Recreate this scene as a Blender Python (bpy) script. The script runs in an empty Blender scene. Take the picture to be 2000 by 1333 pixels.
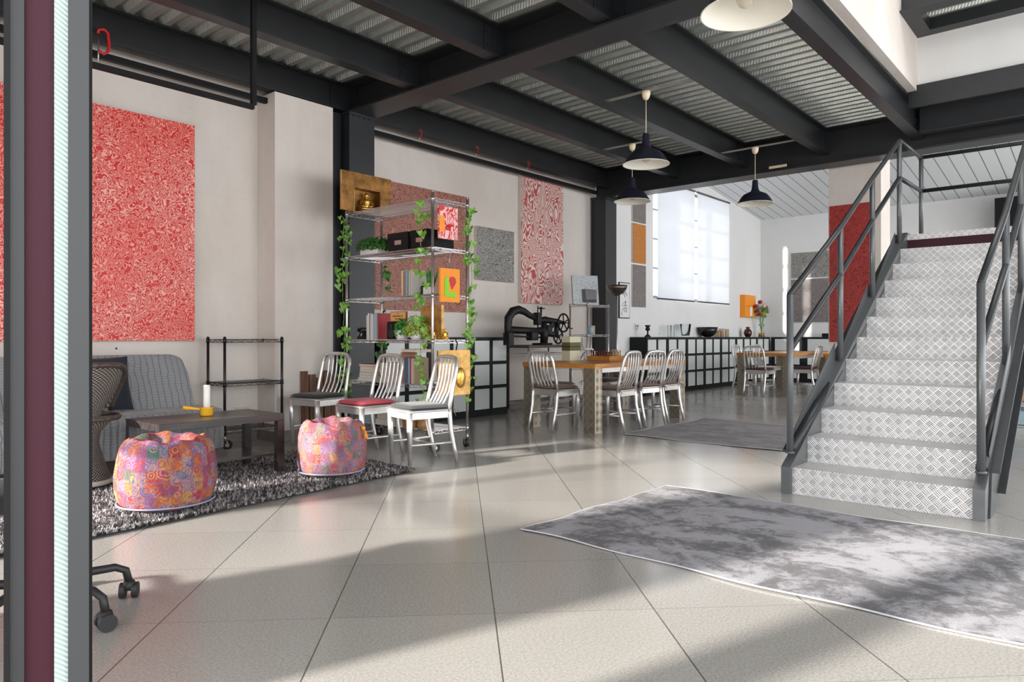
import bpy, bmesh, math, random
from math import sin, cos, pi, radians as RAD, sqrt, hypot
from mathutils import Vector, Matrix

# ------------------------------------------------------------------ camera
S = bpy.context.scene
C = S.collection
CAM_H, FPX, HEAD = 1.025, 1392.0, RAD(40.754)
cd = bpy.data.cameras.new('camera')
cam = bpy.data.objects.new('camera', cd); C.objects.link(cam)
cam.location = (0, 0, CAM_H)
cam.rotation_euler = (RAD(90), 0, HEAD - RAD(90))
cd.sensor_width = 36; cd.lens = FPX / 2000 * 36
cd.shift_y = -(666.5 - 658.3) / 2000
cd.clip_start = 0.05; cd.clip_end = 200
S.camera = cam
# ------------------------------------------------------------------ world, sun, exposure
w = bpy.data.worlds.new('world'); S.world = w; w.use_nodes = True
bg = w.node_tree.nodes['Background']
bg.inputs[0].default_value = (0.95, 0.97, 1.0, 1); bg.inputs[1].default_value = 2.85
sd = bpy.data.lights.new('sun', 'SUN'); sd.energy = 10; sd.angle = RAD(2.8); sd.color = (1.0, 0.95, 0.88)
sun = bpy.data.objects.new('sun', sd); C.objects.link(sun)
SUN_AZ, SUN_EL = RAD(-17.0), RAD(17.0)
sv = Vector((cos(SUN_EL)*cos(SUN_AZ), cos(SUN_EL)*sin(SUN_AZ), -sin(SUN_EL)))
sun.rotation_euler = sv.to_track_quat('-Z', 'Y').to_euler()
S.view_settings.view_transform = 'Standard'; S.view_settings.look = 'None'
S.view_settings.gamma = 1; S.view_settings.use_curve_mapping = False
S.view_settings.exposure = 0.6
def daylight(name, loc, rot, sx, sy, e, col=(0.97, 0.98, 1.0)):
    a = bpy.data.lights.new(name, 'AREA'); a.shape = 'RECTANGLE'; a.size = sx; a.size_y = sy
    a.energy = e; a.color = col
    o = bpy.data.objects.new(name, a); C.objects.link(o); o.location = loc; o.rotation_euler = rot
    return o
# daylight behind the far window; the other lamps are added fill, sources unseen
daylight('daylight_far_window', (13.25, 7.4, 2.9), (RAD(-90), 0, 0), 3.4, 2.2, 15)
daylight('added_fill_far_room', (13.6, -4.7, 2.2), (RAD(90), 0, 0), 5.0, 2.6, 150)  # added fill lamp for the far room, out of view on the right
daylight('added_fill_left_wall', (4.0, -4.7, 2.0), (RAD(90), 0, 0), 7.0, 2.8, 105)  # added fill lamp that brightens the left wall
daylight('added_fill_stairwell', (5.4, 0.2, 6.4), (0, 0, 0), 3.0, 3.0, 25)  # added lamp brightening the stairwell from above

# ------------------------------------------------------------------ mesh collector
class M:
    def __init__(s): s.v = []; s.f = []; s.mi = []; s.sm = []
    def add(s, vs, fs, mi=0, smooth=False, T=None):
        b = len(s.v)
        if T is not None: vs = [T @ Vector(p) for p in vs]
        s.v += [tuple(p) for p in vs]
        for f in fs: s.f.append(tuple(i + b for i in f)); s.mi.append(mi); s.sm.append(smooth)
        return s
    def box(s, x0, y0, z0, x1, y1, z1, mi=0, T=None):
        if x0 > x1: x0, x1 = x1, x0
        if y0 > y1: y0, y1 = y1, y0
        if z0 > z1: z0, z1 = z1, z0
        vs = [(x0,y0,z0),(x1,y0,z0),(x1,y1,z0),(x0,y1,z0),(x0,y0,z1),(x1,y0,z1),(x1,y1,z1),(x0,y1,z1)]
        return s.add(vs, [(0,3,2,1),(4,5,6,7),(0,1,5,4),(1,2,6,5),(2,3,7,6),(3,0,4,7)], mi, False, T)
    def rbox(s, x0, y0, z0, x1, y1, z1, r=.02, mi=0, seg=3, T=None, smooth=True):
        # box with rounded vertical edges and softened top and bottom
        pts = []
        for cx, cy, a0 in ((x1-r,y1-r,0),(x0+r,y1-r,90),(x0+r,y0+r,180),(x1-r,y0+r,270)):
            for k in range(seg+1):
                a = RAD(a0 + 90*k/seg); pts.append((cx, cy, cos(a), sin(a)))
        n = len(pts); vs = []; rows = []
        h = min(r*.6, (z1-z0)/2.01)
        prof = [(z0, r-h)] + [(z0+h-h*cos(RAD(t)), r-h+h*sin(RAD(t))) for t in (45, 90)] + [(z1-h+h*sin(RAD(t)), r-h+h*cos(RAD(t))) for t in (0, 45)] + [(z1, r-h)]
        for z, rr in prof:
            rows.append(len(vs))
            vs += [(cx+rr*dx, cy+rr*dy, z) for cx, cy, dx, dy in pts]
        fs = []
        for i in range(len(rows)-1):
            for k in range(n): fs.append((rows[i]+k, rows[i]+(k+1)%n, rows[i+1]+(k+1)%n, rows[i+1]+k))
        fs.append(tuple(range(n-1,-1,-1))); fs.append(tuple(rows[-1]+k for k in range(n)))
        return s.add(vs, fs, mi, smooth, T)
    def tube(s, path, r, seg=8, mi=0, caps=True, sq=1.0, closed=False, T=None, smooth=True):
        P = [Vector(p) for p in path]; n = len(P)
        rs = r if isinstance(r, (list, tuple)) else [r]*n
        vs = []; up = None
        for i in range(n):
            if closed: t = (P[(i+1)%n]-P[i-1])
            else: t = (P[min(i+1,n-1)]-P[max(i-1,0)])
            if t.length < 1e-9: t = Vector((0,0,1))
            t.normalize()
            if up is None:
                up = Vector((0,0,1)) if abs(t.z) < .9 else Vector((1,0,0))
            u = up - t*up.dot(t)
            if u.length < 1e-6: u = Vector((0,1,0)) - t*t.y
            u.normalize(); up = u; b = t.cross(u)
            for k in range(seg):
                a = 2*pi*(k+.5)/seg
                vs.append(P[i] + u*cos(a)*rs[i] + b*sin(a)*rs[i]*sq)
        fs = []
        m = n if closed else n-1
        for i in range(m):
            j = (i+1) % n
            for k in range(seg): fs.append((i*seg+k, i*seg+(k+1)%seg, j*seg+(k+1)%seg, j*seg+k))
        if caps and not closed:
            fs.append(tuple(range(seg-1,-1,-1))); fs.append(tuple((n-1)*seg+k for k in range(seg)))
        return s.add(vs, fs, mi, smooth and seg > 4, T)
    def lathe(s, prof, seg=24, c=(0,0,0), mi=0, smooth=True, T=None, squash=(1,1)):
        vs = []; fs = []
        n = len(prof)
        for r, z in prof:
            for k in range(seg):
                a = 2*pi*k/seg; vs.append((c[0]+r*cos(a)*squash[0], c[1]+r*sin(a)*squash[1], c[2]+z))
        for i in range(n-1):
            for k in range(seg): fs.append((i*seg+k, i*seg+(k+1)%seg, (i+1)*seg+(k+1)%seg, (i+1)*seg+k))
        if prof[0][0] > 1e-6: fs.append(tuple(range(seg-1,-1,-1)))
        if prof[-1][0] > 1e-6: fs.append(tuple((n-1)*seg+k for k in range(seg)))
        return s.add(vs, fs, mi, smooth, T)
    def disc(s, c, axis, r, h, seg=16, mi=0, T=None):
        c = Vector(c); a = Vector(axis).normalized()*h/2
        return s.tube([c-a, c+a], r, seg, mi, T=T, smooth=False)
    def prism(s, poly, z0, z1, mi=0, T=None):   # poly in xy, extruded along z
        n = len(poly)
        vs = [(x,y,z0) for x,y in poly]+[(x,y,z1) for x,y in poly]
        fs = [tuple(range(n-1,-1,-1)), tuple(range(n,2*n))]+[(k,(k+1)%n,n+(k+1)%n,n+k) for k in range(n)]
        return s.add(vs, fs, mi, False, T)
    def grid(s, fn, nu, nv, mi=0, smooth=True, cu=False, cv=False, T=None):
        vs = [fn(i/(nu if cu else nu-1), j/(nv if cv else nv-1)) for i in range(nu) for j in range(nv)]
        fs = []
        for i in range(nu if cu else nu-1):
            for j in range(nv if cv else nv-1):
                fs.append((i*nv+j, ((i+1)%nu)*nv+j, ((i+1)%nu)*nv+(j+1)%nv, i*nv+(j+1)%nv))
        return s.add(vs, fs, mi, smooth, T)
    def ball(s, c, rx, ry=None, rz=None, seg=12, mi=0, T=None):
        ry = ry or rx; rz = rz or rx
        pr = [(max(1e-7, sin(pi*i/8)), -cos(pi*i/8)) for i in range(9)]
        vs = []; 
        for r, z in pr:
            for k in range(seg):
                a = 2*pi*k/seg; vs.append((c[0]+rx*r*cos(a), c[1]+ry*r*sin(a), c[2]+rz*z))
        fs = [(i*seg+k, i*seg+(k+1)%seg, (i+1)*seg+(k+1)%seg, (i+1)*seg+k) for i in range(8) for k in range(seg)]
        return s.add(vs, fs, mi, True, T)
def RX(a): return Matrix.Rotation(a, 4, 'X')
def RY(a): return Matrix.Rotation(a, 4, 'Y')
def RZ(a): return Matrix.Rotation(a, 4, 'Z')
def TR(x, y, z): return Matrix.Translation((x, y, z))

def tag(o, label=None, cat=None, group=None, kind=None):
    if label: o['label'] = label
    if cat: o['category'] = cat
    if group: o['group'] = group
    if kind: o['kind'] = kind
    return o
def obj(name, m, mats, parent=None, label=None, cat=None, group=None, kind=None, loc=None, rz=0):
    me = bpy.data.meshes.new(name)
    me.from_pydata(m.v, [], m.f)
    if not isinstance(mats, (list, tuple)): mats = [mats]
    for x in mats: me.materials.append(x)
    me.polygons.foreach_set('material_index', m.mi)
    me.polygons.foreach_set('use_smooth', m.sm)
    me.update()
    o = bpy.data.objects.new(name, me); C.objects.link(o)
    if parent is not None: o.parent = parent
    if loc is not None: o.location = loc
    o.rotation_euler[2] = rz
    return tag(o, label, cat, group, kind)
def thing(name, loc, label, cat, rz=0, group=None):
    o = bpy.data.objects.new(name, None); C.objects.link(o)
    o.empty_display_size = .1
    o.location = loc; o.rotation_euler[2] = rz
    return tag(o, label, cat, group)
def kids(o): return [x for x in bpy.data.objects if x.parent == o]
def dup(root, loc, rz, label, group=None):
    r = root.copy(); C.objects.link(r); r.location = loc; r.rotation_euler[2] = rz
    r['label'] = label
    if group: r['group'] = group
    for ch in kids(root):
        c = ch.copy(); C.objects.link(c); c.parent = r
        for g in kids(ch):
            d = g.copy(); C.objects.link(d); d.parent = c
    return r
def structure(name, m, mats, parent=None):
    return obj(name, m, mats, parent, kind=None if parent else 'structure')
def text_part(name, txt, size, T, mat, parent, label=None, depth=.0015, align='CENTER'):
    cu = bpy.data.curves.new(name, 'FONT'); cu.body = txt; cu.size = size; cu.extrude = depth
    cu.align_x = align; cu.align_y = 'CENTER'
    t = bpy.data.objects.new(name, cu); C.objects.link(t)
    dg = bpy.context.evaluated_depsgraph_get()
    me = bpy.data.meshes.new_from_object(t.evaluated_get(dg))
    bpy.data.objects.remove(t)
    me.transform(T); me.materials.clear(); me.materials.append(mat)
    o = bpy.data.objects.new(name, me); C.objects.link(o); o.parent = parent
    if label: o['label'] = label
    return o

# ------------------------------------------------------------------ materials
class NT:
    def __init__(s, name, **kw):
        s.m = bpy.data.materials.new(name); s.m.use_nodes = True
        s.t = s.m.node_tree; s.b = s.t.nodes['Principled BSDF']
        for k, v in kw.items(): s.set(k, v)
    def set(s, k, v):
        k = {'col':'Base Color','rough':'Roughness','metal':'Metallic','spec':'Specular IOR Level','trans':'Transmission Weight','ior':'IOR','ecol':'Emission Color','estr':'Emission Strength','alpha':'Alpha','sheen':'Sheen Weight','coat':'Coat Weight','norm':'Normal','sub':'Subsurface Weight'}[k]
        s.put(s.b.inputs[k], v)
    def put(s, inp, v):
        if isinstance(v, bpy.types.NodeSocket): s.t.links.new(v, inp)
        elif isinstance(v, tuple) and len(v) == 3 and inp.type == 'RGBA': inp.default_value = (*v, 1)
        else: inp.default_value = v
    def n(s, typ, out=0, ins=None, **props):
        nd = s.t.nodes.new(typ)
        for k, v in props.items(): setattr(nd, k, v)
        for k, v in (ins or {}).items(): s.put(nd.inputs[k], v)
        return nd.outputs[out]
    def ma(s, op, a, b=0.0, c=0.0, clamp=False):
        nd = s.t.nodes.new('ShaderNodeMath'); nd.operation = op; nd.use_clamp = clamp
        s.put(nd.inputs[0], a); s.put(nd.inputs[1], b); s.put(nd.inputs[2], c)
        return nd.outputs[0]
    def co(s, kind='Object'): return s.n('ShaderNodeTexCoord', kind)
    def xyz(s, v):
        nd = s.t.nodes.new('ShaderNodeSeparateXYZ'); s.put(nd.inputs[0], v)
        return nd.outputs[0], nd.outputs[1], nd.outputs[2]
    def vec(s, x, y, z):
        nd = s.t.nodes.new('ShaderNodeCombineXYZ')
        for i, q in enumerate((x, y, z)): s.put(nd.inputs[i], q)
        return nd.outputs[0]
    def mapv(s, v, scale=(1,1,1), loc=(0,0,0), rot=(0,0,0)):
        return s.n('ShaderNodeMapping', 0, {0: v, 'Scale': scale, 'Location': loc, 'Rotation': rot})
    def noise(s, v, scale, detail=3, rough=.5, dist=0, out=0):
        return s.n('ShaderNodeTexNoise', out, {'Vector': v, 'Scale': scale, 'Detail': detail, 'Roughness': rough, 'Distortion': dist})
    def mix(s, f, a, b, blend='MIX'):
        nd = s.t.nodes.new('ShaderNodeMix'); nd.data_type = 'RGBA'; nd.blend_type = blend
        s.put(nd.inputs[0], f); s.put(nd.inputs[6], a); s.put(nd.inputs[7], b)
        return nd.outputs[2]
    def ramp(s, f, stops, interp='LINEAR'):
        nd = s.t.nodes.new('ShaderNodeValToRGB'); cr = nd.color_ramp; cr.interpolation = interp
        while len(cr.elements) < len(stops): cr.elements.new(.5)
        for e, (p, c) in zip(cr.elements, stops):
            e.position = p; e.color = (*c, 1) if len(c) == 3 else c
        s.put(nd.inputs[0], f); return nd.outputs[0]
    def bump(s, h, strength=.3, dist=.01):
        s.set('norm', s.n('ShaderNodeBump', 0, {'Height': h, 'Strength': strength, 'Distance': dist}))
    def smooth(s, v, a, b):   # smoothstep a..b to 0..1
        nd = s.t.nodes.new('ShaderNodeMapRange'); nd.interpolation_type = 'SMOOTHSTEP'
        s.put(nd.inputs[0], v); nd.inputs[1].default_value = a; nd.inputs[2].default_value = b
        return nd.outputs[0]
def simple(name, col, rough=.5, metal=0.0, spec=.5, var=0.0, vs=8, bump=0.0, bs=60, **kw):
    N = NT(name, rough=rough, metal=metal, spec=spec, **kw)
    if var:
        f = N.noise(N.co(), vs, 4, .6)
        f = N.smooth(f, .3, .7)
        a = tuple(c*(1-var) for c in col); b = tuple(min(1, c*(1+var)) for c in col)
        N.set('col', N.mix(f, a, b))
    else: N.set('col', col)
    if bump: N.bump(N.noise(N.co(), bs, 3, .6), bump, .01)
    return N.m
MT = {}
MT['steel'] = simple('painted_dark_steel', (.018,.0195,.022), .42, 0, .5, .12, 3)
MT['steel_black'] = simple('black_steel', (.012,.013,.015), .38, 0, .5)
MT['rail'] = simple('grey_painted_rail', (.115,.122,.127), .35, .3, .5)
MT['alu'] = simple('brushed_aluminium', (.72,.70,.68), .34, .75, .5, .06, 20)
MT['chrome'] = simple('chrome_wire', (.50,.47,.46), .28, .85, .5)
MT['blackwire'] = simple('black_wire', (.014,.014,.016), .4, .3, .5)
MT['rubber'] = simple('black_rubber', (.015,.015,.016), .55)
MT['white'] = simple('white_ceramic', (.78,.78,.77), .3)
MT['matt_white'] = simple('matt_white', (.74,.74,.73), .7)
MT['black'] = simple('matt_black', (.008,.008,.009), .6, 0, .2)
MT['satin_black'] = simple('satin_black', (.008,.008,.009), .5, 0, .3)
MT['navy_lamp'] = simple('navy_enamel', (.014,.016,.030), .4)
MT['lamp_white'] = simple('cream_enamel', (.86,.83,.74), .5)
MT['cream'] = simple('cream_plastic', (.80,.68,.48), .45)
MT['bulb'] = simple('frosted_bulb', (.62,.56,.46), .2, 0, .6)
MT['red_paint'] = simple('red_paint', (.55,.012,.015), .4)
MT['gold'] = simple('gold_leaf', (.50,.29,.09), .38, .7, .5, .3, 14, .25, 40)
MT['gold_figure'] = simple('gold_figure', (.80,.46,.10), .22, .8, .5, .25, 30)
MT['brass_sheet'] = simple('brass_sheet', (.27,.125,.03), .38, .6, .5, .45, 9, .2, 25)
MT['yellow'] = simple('yellow_enamel', (.78,.40,.02), .3)
MT['candle'] = simple('candle_wax', (.86,.84,.80), .5)
MT['glass'] = NT('clear_glass', col=(.93,.96,.96), rough=.02, trans=1.0, ior=1.1).m
MT['darkbowl'] = simple('dark_glazed_bowl', (.03,.032,.03), .12, .6, .6)
MT['wood_orange'] = None
def wood(name, c1, c2, rough=.4, sc=(1.2,14,14), dist=1.5):
    N = NT(name, rough=rough)
    v = N.mapv(N.co(), sc)
    f = N.noise(v, 2.2, 5, .6, dist)
    N.set('col', N.mix(N.smooth(f, .3, .7), c1, c2)); N.bump(f, .08, .003)
    return N.m
MT['wood_orange'] = wood('oiled_pine', (.42,.15,.02), (.62,.26,.045), .28)
MT['wood_brown'] = wood('rough_brown_board', (.10,.045,.022), (.24,.115,.06), .6, (12,12,1))
MT['wood_dark'] = wood('blackbrown_laminate', (.022,.018,.017), (.045,.037,.035), .3, (1,9,9), .5)
MT['wood_red'] = wood('mahogany', (.09,.018,.008), (.16,.035,.014), .3)
MT['wood_slice'] = wood('pale_cut_wood', (.42,.20,.08), (.60,.34,.15), .5, (4,4,4))
MT['oak'] = wood('pale_plywood', (.50,.36,.20), (.62,.46,.28), .5)

def plaster(name, c1, c2, stain=.25):
    N = NT(name, rough=.75, spec=.25)
    v = N.co()
    f = N.noise(N.mapv(v, (1, 1, .5)), .9, 5, .62)
    g = N.noise(v, 14, 5, .7)
    # shuttering joints, faint and level
    x, y, z = N.xyz(v)
    ln = N.ma('ABSOLUTE', N.ma('SUBTRACT', N.ma('FRACT', N.ma('MULTIPLY', z, 1.05)), .5))
    ln = N.ma('SUBTRACT', 1, N.smooth(ln, 0, .006))
    c = N.mix(N.smooth(f, .33, .68), c1, c2)
    c = N.mix(N.ma('MULTIPLY', N.smooth(g, .55, .8), stain), c, tuple(q*.72 for q in c1))
    c = N.mix(N.ma('MULTIPLY', ln, .10), c, (.35,.33,.3))
    # nail holes
    vo = N.n('ShaderNodeTexVoronoi', 0, {'Vector': v, 'Scale': 1.3})
    c = N.mix(N.ma('LESS_THAN', vo, .014), c, (.12,.1,.09))
    N.set('col', c); N.bump(g, .12, .004)
    return N.m
MT['plaster'] = plaster('plaster_wall', (.63,.565,.51), (.73,.675,.63))
MT['plaster_cool'] = plaster('white_wall', (.73,.728,.722), (.78,.775,.765), .1)
MT['skirting'] = simple('stone_skirting', (.20,.17,.155), .45, 0, .5, .15, 6)

def m_floor():
    N = NT('porcelain_floor_tiles', spec=.5)
    v = N.co(); x, y, z = N.xyz(v)
    q = sqrt(.5); T = .6
    u = N.ma('DIVIDE', N.ma('SUBTRACT', N.ma('MULTIPLY', N.ma('SUBTRACT', x, y), q), -1.069), T)
    vv = N.ma('DIVIDE', N.ma('SUBTRACT', N.ma('MULTIPLY', N.ma('ADD', x, y), q), 3.2366), T)
    def line(a, w):
        f = N.ma('ABSOLUTE', N.ma('SUBTRACT', N.ma('FRACT', N.ma('ADD', a, .5)), .5))
        return N.ma('SUBTRACT', 1, N.smooth(f, w*.5, w))
    lu = line(u, .0055); lv = line(vv, .0035)
    cell = N.vec(N.ma('FLOOR', u), N.ma('FLOOR', vv), 0.0)
    rnd = N.n('ShaderNodeTexWhiteNoise', 0, {'Vector': cell})
    g = N.noise(v, 110, 1, .5); g2 = N.noise(v, 60, 2, .5); big = N.noise(v, 1.6, 4, .55)
    c = N.mix(N.smooth(g, .3, .7), (.26,.248,.23), (.35,.336,.314))
    c = N.mix(N.ma('MULTIPLY', N.smooth(g2, .5, .8), .12), c, (.20,.185,.17))
    c = N.mix(N.ma('MULTIPLY', rnd, .16), c, (.52,.50,.46))
    c = N.mix(N.ma('MULTIPLY', N.smooth(big, .4, .7), .18), c, (.33,.31,.285))
    c = N.mix(N.ma('MULTIPLY', lu, .9), c, (.05,.046,.042))
    c = N.mix(N.ma('MULTIPLY', lv, .6), c, (.08,.075,.07))
    N.set('col', c)
    r = N.ma('ADD', N.ma('MULTIPLY', N.noise(v, 2.0, 2, .5), .16), .13)
    N.set('rough', r)
    h = N.ma('MULTIPLY', N.ma('ADD', lu, N.ma('MULTIPLY', lv, .5)), -1.0)
    N.bump(h, .12, .002)
    return N.m
MT['floor'] = m_floor()

def face_uv(N, v):
    # pick the two axes lying in the face
    nx, ny, nz = N.xyz(N.co('Normal')); x, y, z = N.xyz(v)
    ax = N.ma('GREATER_THAN', N.ma('ABSOLUTE', nx), .6); az = N.ma('GREATER_THAN', N.ma('ABSOLUTE', nz), .6)
    u = N.ma('ADD', N.ma('MULTIPLY', ax, y), N.ma('MULTIPLY', N.ma('SUBTRACT', 1, ax), x))
    w_ = N.ma('ADD', N.ma('MULTIPLY', az, y), N.ma('MULTIPLY', N.ma('SUBTRACT', 1, az), z))
    return u, w_
def m_tread(name, col, rough, cell=.038, metal=.6, con=.35):
    N = NT(name, metal=metal, spec=.5)
    v = N.co(); u, w_ = face_uv(N, v)
    a = N.ma('DIVIDE', N.ma('MULTIPLY', N.ma('ADD', u, w_), .7071), cell)
    b = N.ma('DIVIDE', N.ma('MULTIPLY', N.ma('SUBTRACT', u, w_), .7071), cell)
    par = N.ma('ABSOLUTE', N.ma('MODULO', N.ma('ADD', N.ma('FLOOR', a), N.ma('FLOOR', b)), 2.0))
    sa = N.ma('ADD', N.ma('MULTIPLY', N.ma('SINE', N.ma('MULTIPLY', a, 2*pi*4)), .5), .5)
    sb = N.ma('ADD', N.ma('MULTIPLY', N.ma('SINE', N.ma('MULTIPLY', b, 2*pi*4)), .5), .5)
    st = N.ma('ADD', N.ma('MULTIPLY', par, sa), N.ma('MULTIPLY', N.ma('SUBTRACT', 1, par), sb))
    ea = N.ma('ABSOLUTE', N.ma('SUBTRACT', N.ma('FRACT', a), .5)); eb = N.ma('ABSOLUTE', N.ma('SUBTRACT', N.ma('FRACT', b), .5))
    edge = N.ma('SUBTRACT', 1, N.smooth(N.ma('MAXIMUM', ea, eb), .40, .47))
    h = N.ma('MULTIPLY', st, edge)
    f = N.noise(v, 7, 4, .6)
    c0 = tuple(q*(1-con) for q in col)
    c = N.mix(h, col, c0)
    c = N.mix(N.ma('MULTIPLY', N.smooth(f, .4, .7), .25), c, c0)
    N.set('col', c); N.set('rough', rough); N.bump(h, .5, .003)
    return N.m
MT['tread'] = m_tread('five_bar_tread_plate', (.80,.785,.78), .36, .043, .5, .6)
MT['tread_leg'] = m_tread('tread_plate_leg', (.46,.40,.31), .34, .062, .75, .65)

def m_deck():
    N = NT('galvanised_deck', metal=.45, rough=.36)
    v = N.co(); x, y, z = N.xyz(v)
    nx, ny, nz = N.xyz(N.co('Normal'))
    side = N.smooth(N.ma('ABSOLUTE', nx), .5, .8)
    # pressed dimples along the sloping flanks
    d = N.ma('SINE', N.ma('ADD', N.ma('MULTIPLY', y, 2*pi/.03), N.ma('MULTIPLY', z, 90.0)))
    alt = N.ma('GREATER_THAN', N.ma('FRACT', N.ma('DIVIDE', x, .30)), .5)
    d = N.ma('MULTIPLY', N.ma('MULTIPLY', N.smooth(d, -.2, .6), side), alt)
    sp = N.n('ShaderNodeTexVoronoi', 1, {'Vector': v, 'Scale': 30.0})
    c = N.mix(.25, (.66,.70,.67), sp, 'MULTIPLY')
    c = N.mix(N.noise(v, 2.5, 3, .6), c, (.50,.54,.515))
    c = N.mix(N.ma('MULTIPLY', d, .6), c, (.92,.94,.92))
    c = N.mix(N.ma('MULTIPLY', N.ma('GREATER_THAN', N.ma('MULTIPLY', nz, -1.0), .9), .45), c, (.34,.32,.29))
    N.set('col', c); N.bump(d, .5, .008)
    return N.m
MT['deck'] = m_deck()
def m_planks():
    N = NT('pale_plank_ceiling', rough=.5)
    x, y, z = N.xyz(N.co())
    f = N.ma('ABSOLUTE', N.ma('SUBTRACT', N.ma('FRACT', N.ma('DIVIDE', y, .22)), .5))
    l = N.ma('SUBTRACT', 1, N.smooth(f, .02, .045))
    N.set('col', N.mix(l, (.70,.72,.73), (.12,.13,.14))); N.bump(l, -.6, .01)
    return N.m
MT['planks'] = m_planks()

def m_squiggle(name, bg_, fg, sc=5.0, freq=16, th=.1, dist=.6, stretch=(1,1,1), seed=0, rough=.5, base_noise=None):
    """contour-line drawing: meandering lines of one colour on another"""
    N = NT(name, rough=rough)
    v = N.mapv(N.co(), stretch, (seed, seed*1.7, seed*.6))
    f = N.noise(v, sc, 1.0, .4, dist)
    s = N.ma('SINE', N.ma('MULTIPLY', f, freq*2*pi))
    m = N.smooth(s, th-.25, th+.25)
    c = N.mix(m, bg_, fg)
    if base_noise: c = N.mix(N.smooth(N.noise(v, base_noise[0], 3), .4, .65), c, base_noise[1], 'MULTIPLY')
    N.set('col', c); N.bump(m, .15, .002)
    return N.m
MT['art_red'] = m_squiggle('red_line_drawing', (.88,.44,.38), (.62,.012,.010), 15.0, 8, -.2, 1.3, base_noise=(1.3,(1,.62,.58)))
MT['art_rose'] = m_squiggle('rose_line_drawing', (.76,.62,.57), (.46,.07,.06), 5.0, 20, .1, .8, (1.2,1,.5), 3.1)
MT['art_brown'] = m_squiggle('rust_hatching', (.46,.21,.15), (.20,.045,.028), 7, 8, .0, 3.5, seed=5)
MT['art_grey'] = m_squiggle('charcoal_scribble', (.42,.40,.37), (.03,.028,.028), 11, 6, .15, 4, seed=7)
MT['art_taupe'] = m_squiggle('taupe_scribble', (.27,.24,.23), (.10,.085,.08), 14, 7, .1, 3, seed=8)
MT['art_orange'] = m_squiggle('ochre_scribble', (.62,.24,.035), (.36,.11,.015), 14, 7, .1, 3, seed=9)
MT['art_deepred'] = m_squiggle('deep_red_scribble', (.48,.05,.04), (.20,.008,.008), 9, 7, .0, 3, seed=11)
MT['art_pink'] = m_squiggle('pink_red_marbling', (.85,.50,.50), (.62,.03,.03), 7, 6, .1, 2, seed=12)
MT['art_silver'] = m_squiggle('hammered_silver', (.62,.66,.68), (.36,.39,.41), 20, 5, .1, 2, seed=13, rough=.3)
MT['orange_paint'] = simple('orange_panel', (.90,.30,.01), .5)
MT['green_paint'] = simple('lime_paint', (.22,.62,.02), .5)
MT['canvas_edge'] = simple('canvas_edge', (.66,.60,.54), .7)

def m_leaf(name, c1, c2):
    N = NT(name, rough=.4, sub=.0)
    f = N.noise(N.co(), 22, 3, .6)
    N.set('col', N.mix(N.smooth(f, .35, .65), c1, c2)); return N.m
MT['leaf'] = m_leaf('ivy_green', (.06,.19,.02), (.26,.48,.08))
MT['leaf_dark'] = m_leaf('box_green', (.012,.06,.012), (.06,.22,.03))
MT['leaf_lime'] = m_leaf('lime_foliage', (.10,.22,.015), (.42,.52,.07))
MT['leaf_grass'] = m_leaf('grass_green', (.02,.16,.02), (.08,.38,.05))

def m_quilt():
    N = NT('grey_quilted_cotton', rough=.85, sheen=.2)
    v = N.co(); u, w_ = face_uv(N, v)
    nx, ny, nz = N.xyz(N.co('Normal'))
    x, y, z = N.xyz(v)
    wob = N.ma('MULTIPLY', N.noise(v, 9, 2), .045)
    a = N.ma('ABSOLUTE', N.ma('SINE', N.ma('MULTIPLY', N.ma('ADD', x, wob), pi/.052)))
    b = N.ma('ABSOLUTE', N.ma('SINE', N.ma('MULTIPLY', N.ma('ADD', z, wob), pi/.021)))
    st = N.ma('ADD', N.ma('MULTIPLY', N.smooth(a, 0, .35), .7), N.ma('MULTIPLY', N.smooth(b, 0, .5), .3))
    N.set('col', N.mix(st, (.14,.142,.15), (.27,.275,.285))); N.bump(st, .6, .012)
    return N.m
MT['quilt'] = m_quilt()
def m_fabric(name, c, bs=300, var=.15):
    N = NT(name, rough=.9, sheen=.15)
    g = N.noise(N.co(), bs, 2, .7)
    N.set('col', N.mix(g, tuple(q*(1-var) for q in c), tuple(q*(1+var) for q in c))); N.bump(g, .25, .003)
    return N.m
MT['navy'] = m_fabric('navy_cotton', (.010,.013,.024))
MT['fab_black'] = m_fabric('black_cotton', (.009,.009,.010))
MT['fab_red'] = m_fabric('raspberry_cotton', (.56,.04,.07))
MT['fab_grey'] = m_fabric('grey_cotton', (.04,.04,.044))
MT['fab_tan'] = m_fabric('tan_leather', (.20,.115,.085), 120)
MT['fab_maroon'] = m_fabric('maroon_cotton', (.085,.010,.016))

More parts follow.
